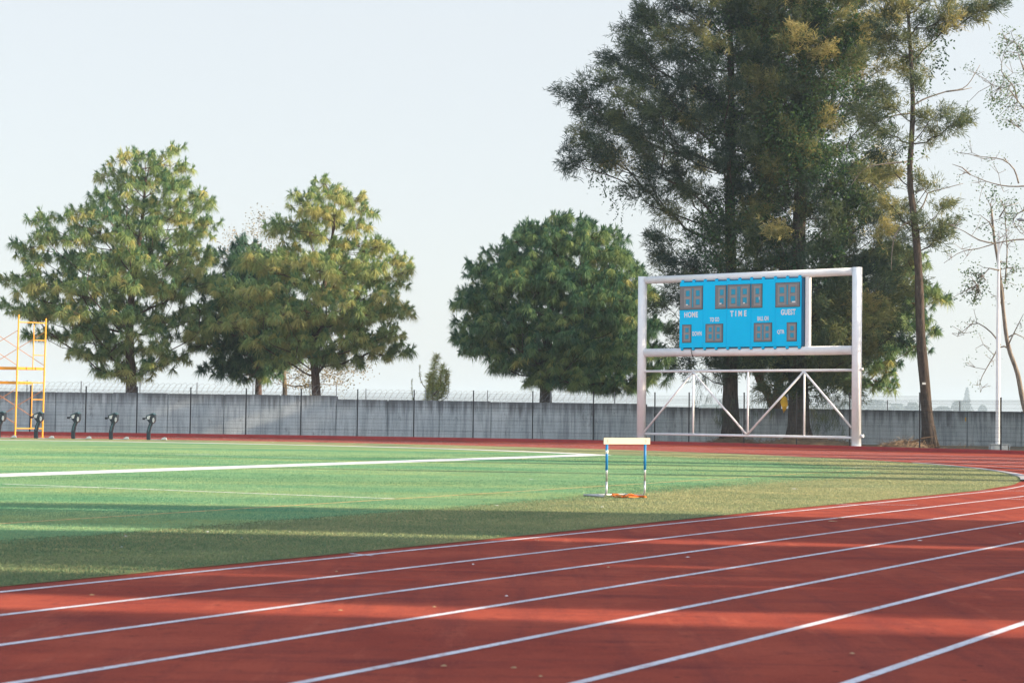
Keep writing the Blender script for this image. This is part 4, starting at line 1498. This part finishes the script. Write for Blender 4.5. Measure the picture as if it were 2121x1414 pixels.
for (x, y, s_, k_) in ((2012, 580, .42, 150), (2022, 608, .16, 30), (2090, 440, .9, 160), (2112, 560, .6, 90), (2100, 100, .6, 110), (2070, 195, .7, 130), (2095, 225, .6, 90), (2118, 250, .5, 60), (2015, 625, .10, 14)):
    c0_ = at(x, y, YB)
    for _ in range(max(4, k_ // 6)):
        e = c0_ + rng.normal(0, s_, 3) * [1, .7, .8]
        a_ = allp[np.argmin(np.linalg.norm(allp - e, axis=1) + .3 * rng.random(len(allp)))]
        mbt.tube([a_, (a_ + e) / 2 + rng.normal(0, .12, 3), e], [.02, .016, .011], 3, cap=False)
        leaves(mbc, e + rng.normal(0, .11 + .1 * s_, (13, 3)), .11 + .07 * rng.random(13), np.clip(.35 + rng.normal(0, .25, 13), 0, 1))
mbt.build("trunk", M["bark_pale"], rb, smooth=True)
mbc.build("crown", M["sparse"], rb)

# white lamp pole
YP = 90.5
pp = at(2067, 930, YP)
lp = thing("lamp_pole", "slim white lamp pole rising behind the mesh fence at the right edge", "lamp pole", (pp[0], YP, 0))
mb = MB()
mb.tube([(pp[0], YP, 0), (pp[0], YP, 6.0), (pp[0] + .03, YP, at(2069, 478, YP)[2])], [.13, .095, .055], 16)
mb.build("pole", M["white_steel"], lp, smooth=False)
mb = MB()
mb.tube([(pp[0] + .02, YP, 10.3), at(2090, 470, YP), at(2108, 453, YP)], [.03, .028, .025], 8)
mb.build("arm", M["white_steel"], lp, smooth=True)
mb = MB()
a = at(2112, 455, YP)
mb.tube([a - [.12, 0, 0], a, a + [.35, 0, -.03]], [.05, .09, .05], 10)
mb.build("lamp_head", M["galv"], lp, smooth=True)
mb = MB()
mb.box((pp[0] + .02, YP, .17), (.85, .5, .34))
mb.box((pp[0] + .02, YP, .355), (.92, .56, .03))
mb.box((pp[0] + .05, YP - .256, .17), (.62, .012, .24))
mb.box((pp[0] + .60, YP, .20), (.05, .05, .40))
mb.build("base_box", M["pale_grey"], lp)

# small loose things
mb = MB()
pts = [(1624, 818), (1630, 824), (1632, 838), (1628, 848), (1623, 855), (1619, 842), (1616, 832), (1619, 824)]
P3 = [at(x, y, 100.2) for x, y in pts]
c = np.mean(P3, 0) + [.03, -.03, 0]
n_ = len(P3)
mb.add(np.array(P3 + [c]), [(i, (i + 1) % n_, n_) for i in range(n_)])
o = mb.build("yellow_flag", M["yellow_cloth"], smooth=True)
so = o.modifiers.new("thick", 'SOLIDIFY')
so.thickness = .006
tag(o, "yellow plastic scrap caught behind the fence beside the flared trunk", "plastic scrap")
mb = MB()
a = at(2000, 868, WY - .1)
mb.box(a, (.07, .03, .24))
tag(mb.build("yellow_tag", M["yellow_cloth"]), "tiny yellow tag hanging on the concrete wall right of the slim trunk", "tag")


def heap(name, label, cx_, w, h, Y, n_, twigs):
    m2 = MB()
    k_ = 22
    xs = np.linspace(-1, 1, k_)
    ysv = np.linspace(-1, 1, 12)
    X, Yg = np.meshgrid(xs, ysv)
    Z = h * np.maximum(0, 1 - X ** 2) * np.maximum(0, 1 - Yg ** 2) * (.8 + .4 * rng.random(X.shape)) - .02
    v_ = np.stack([cx_ + X * w / 2, Y + Yg * 1.1, Z], -1).reshape(-1, 3)
    i, j = np.meshgrid(np.arange(k_ - 1), np.arange(11))
    q = (j * k_ + i).reshape(-1)
    m2.add(v_, np.stack([q, q + 1, q + 1 + k_, q + k_], 1), .25 + .3 * rng.random(len(q)))
    x = (rng.random(n_) * 2 - 1) * .95
    yy = (rng.random(n_) * 2 - 1) * .9
    b_ = np.c_[cx_ + x * w / 2, Y + yy * 1.1, h * (1 - x ** 2) * (1 - yy ** 2)]
    d = rand_dirs(n_)
    d[:, 2] = np.abs(d[:, 2]) * .6
    d[:, 0] *= 1.6
    d /= np.linalg.norm(d, axis=1)[:, None]
    blades(m2, b_, d, .25 + .45 * rng.random(n_), .02, rng.random(n_), .15)
    for (x0, y0, x1, y1) in twigs:
        a_, b2 = at(x0, y0, Y - .5), at(x1, y1, Y - .3)
        m2.tube([a_, (a_ + b2) / 2 + [0, 0, .08], b2], [.05, .04, .02], 5)
    tag(m2.build(name, M["dry"]), label, "brush heap")


heap("brush_heap", "mound of dry straw around the foot of the flared casuarina trunk", at(1675, 900, 100.2)[0], 6.2, .42, 100.4, 700, ())
heap("brush_heap", "low heap of dry needles around the foot of the left casuarina trunk", at(1520, 900, 102.2)[0], 3.2, .38, 102.2, 350, ())
heap("brush_heap", "pile of dead twigs against the foot of the slim leaning trunk", at(1876, 915, 94.4)[0], 2.9, .42, 94.6, 420, ((1880, 918, 1938, 903), (1860, 922, 1910, 912)))
heap("brush_heap", "thin scatter of dry weeds along the kerb right of the slim trunk", at(1985, 925, 88.6)[0], 2.0, .12, 88.6, 140, ())

# leaves and scraps on the ground, the ones the photo shows
LIT = [(260, 1112, .06, 1), (430, 1103, .11, 1), (252, 1135, .07, 1), (403, 1129, .05, 0), (501, 1116, .05, 1), (600, 1103, .04, 1), (190, 1235, .09, 0), (1049, 1237, .07, 1), (705, 1267, .09, 0), (697, 1186, .06, 0), (900, 1260, .05, 1), (900, 1260, .08, 0),
       (1645, 1013, .35, 1), (1424, 1156, .10, 1), (1905, 1121, .12, 1), (1120, 1405, .06, 0), (920, 1383, .09, 0), (1065, 1387, .08, 0), (1100, 994, .22, 1), (1029, 1048, .14, 1), (1247, 1051, .16, 1), (1090, 1051, .08, 0),
       (674, 969, .16, 1), (567, 1034, .08, 1), (1110, 1120, .06, 0), (565, 916, .3, 1), (1115, 1121, .05, 0), (980, 1171, .07, 1), (1724, 1081, .3, 0), (1740, 1074, .25, 0), (2113, 1107, .08, 0), (1260, 1177, .07, 0), (1765, 1357, .07, 0)]
for i, (x, y, s_, w) in enumerate(LIT):
    g = ground(x, y)
    m2 = MB()
    k_ = 9
    s_ *= .5
    t = np.linspace(0, 2 * math.pi, k_, endpoint=False)
    r_ = s_ / 2 * (.7 + .5 * rng.random(k_))
    up = .002 + .03 * s_ * rng.random(k_)
    v_ = np.c_[np.cos(t) * r_, np.sin(t) * r_ * .9, np.minimum(up, .045)]
    v_ = np.concatenate([v_, [[0, 0, .010]]]) + [g[0], g[1], .012]
    tn = .9 if w else .2 + .4 * rng.random()
    m2.add(v_, [(a, (a + 1) % k_, k_) for a in range(k_)], tn)
    o = m2.build("paper_scrap" if w else "fallen_leaf", M["paper"] if w else M["leaf_scrap"], smooth=True)
    red = g @ N2 - OFF > -.3
    if w:
        tag(o, "small pale scrap lying on the " + ("red track" if red else "grass of the field"), "litter", "pale scraps on the " + ("track" if red else "field"))
    else:
        tag(o, "small dry leaf lying on the " + ("red track" if red else "grass of the field"), "leaf", "dry leaves on the " + ("track" if red else "field"))

# far trees in the haze
def far_tree(label, px, y_top, w_px, Y, conical=False):
    t = at(px, y_top, Y)
    w = w_px * Y / F_PX
    H_ = t[2]
    root = thing("distant_tree", label, "tree", (t[0], Y, 0), 0, "hazy trees far beyond the wall")
    a, b = MB(), MB()
    a.tube([(t[0], Y, -.1), (t[0], Y, H_ * .6), (t[0], Y, H_ * .9)], [.35, .2, .08], 7)
    k_ = 1500
    z = rng.random(k_) ** .8
    prof = (1 - z) * .9 + .08 if conical else np.sqrt(np.maximum(0, 1 - (z * 1.6 - .7) ** 2)) * .9 + .05
    al = rng.random(k_) * 2 * math.pi
    lump = 1 + .25 * np.sin(al * 3 + z * 9) + .2 * np.sin(al * 5 - z * 14)
    rr = prof * w / 2 * np.sqrt(rng.random(k_)) * lump
    p = np.c_[t[0] + rr * np.cos(al), Y + rr * np.sin(al), H_ * (.18 + .82 * z)]
    leaves(b, p, 2.6 + 2.6 * rng.random(k_), rng.random(k_))
    a.build("trunk", M["bark_dark"], root)
    b.build("crown", M["far_leaf"], root)


for lab, px, yt, w_, Y, con in (("hazy blue tree clump first right of the scoreboard post", 1812, 828, 62, 2800, False), ("hazy round tree behind the fence left of the slim trunk", 1858, 836, 40, 2950, False), ("small hazy tree close left of the slim trunk", 1890, 834, 30, 2880, False),
                                ("low hazy tree first right of the slim trunk", 1952, 842, 36, 2950, False), ("hazy bushy tree left of the pointed hazy conifer", 1986, 830, 34, 2900, False), ("tall pointed hazy conifer beyond the wall", 2003, 803, 26, 3050, True),
                                ("little round hazy tree beside the white pole", 2035, 840, 18, 3000, False), ("hazy tree seen through the frame beside the flared trunk", 1760, 832, 60, 2880, False), ("hazy tree seen low through the left of the scoreboard frame", 1470, 838, 70, 2950, False)):
    far_tree(lab, px, yt, w_, Y, con)

# ------------------------------------------------------------------ shade trees outside the track on the right (they throw the long shadows)
def copy_tree(src, x, y, s, rz, label):
    r_ = src.copy()
    COL.objects.link(r_)
    for ch in list(src.children):
        if ch.name.startswith(("bare_branch", "tree_tag", "trunk_fork")):
            continue
        c = ch.copy()
        COL.objects.link(c)
        c.parent = r_
    r_.location = (x, y, 0)
    r_.scale = s if isinstance(s, tuple) else (s, s, s)
    r_.rotation_euler = (0, 0, rz)
    r_["label"] = label
    r_["group"] = "shade trees beside the track beyond the right edge"
    return r_


SH = "shade tree standing outside the track beyond the right edge of the picture"
row = []
for (y, hw, x) in ((9.0, 1.3, 30), (10.9, 1.2, 34), (12.2, .8, 29), (14.8, .95, 31), (17.6, 1.1, 29), (18.9, 1.2, 34), (20.2, .7, 31), (22.7, 1.0, 33), (24.2, 1.3, 29), (25.8, .9, 35),
                   (9.8, 1.4, 40), (18.2, 1.7, 42), (23.8, 1.9, 42), (6.5, 2.0, 36)):
    src = (p4, p1, p2)[len(row) % 3]
    wid = {p4: 6.4, p1: 6.3, p2: 5.6}[src]
    row.append((src, x, y - 4.0, (.4 + .25 * rng.random(), 1.12 * hw / wid, 1.0 + .3 * rng.random()), .10 * (rng.random() - .5)))
for (src, x, y, s_, rz) in row + [(p2, 36, 41.5, (.5, .13, 1.0), 0), (p4, 40, 45.5, (.5, .15, 1.0), 0), (p1, 42, 50.0, (.5, .12, 1.1), 0), (p3, 38, 54.0, (.5, .30, 1.2), 0), (p2, 44, 59, (.5, .16, 1.1), 0), (p4, 46, 65, (.6, .2, 1.1), 0), (p1, 46, 71, (.6, .14, 1.1), 0),
                                   (p4, 47, 83, (.9, .5, .95), 0), (p4, 50, 98, (.9, .8, .9), 0), (p1, 40, 100, (.8, .7, 1.25), 0), (p2, 45, 104, (.9, .8, 1.4), 0), (p4, 54, 105, (.9, .8, 1.5), 0)]:
    copy_tree(src, x, y, s_, rz, SH)

# ------------------------------------------------------------------ haze
HZ = NT("haze")
HZ.t.nodes.remove(HZ.p)
pv = HZ.node("ShaderNodeVolumePrincipled")
pv.inputs["Color"].default_value = (0.70, 0.86, 0.98, 1)
pv.inputs["Density"].default_value = 0.00028
HZ.link(pv.outputs[0], HZ.t.nodes["Material Output"].inputs["Volume"])
mb = MB()
mb.box((0, 0, 26.0), (6600, 6600, 55.0))
hz = mb.build("haze", HZ.m)
tag(hz, kind="stuff")

for o in list(bpy.data.objects):
    if "_shift" in o:
        del o["_shift"]
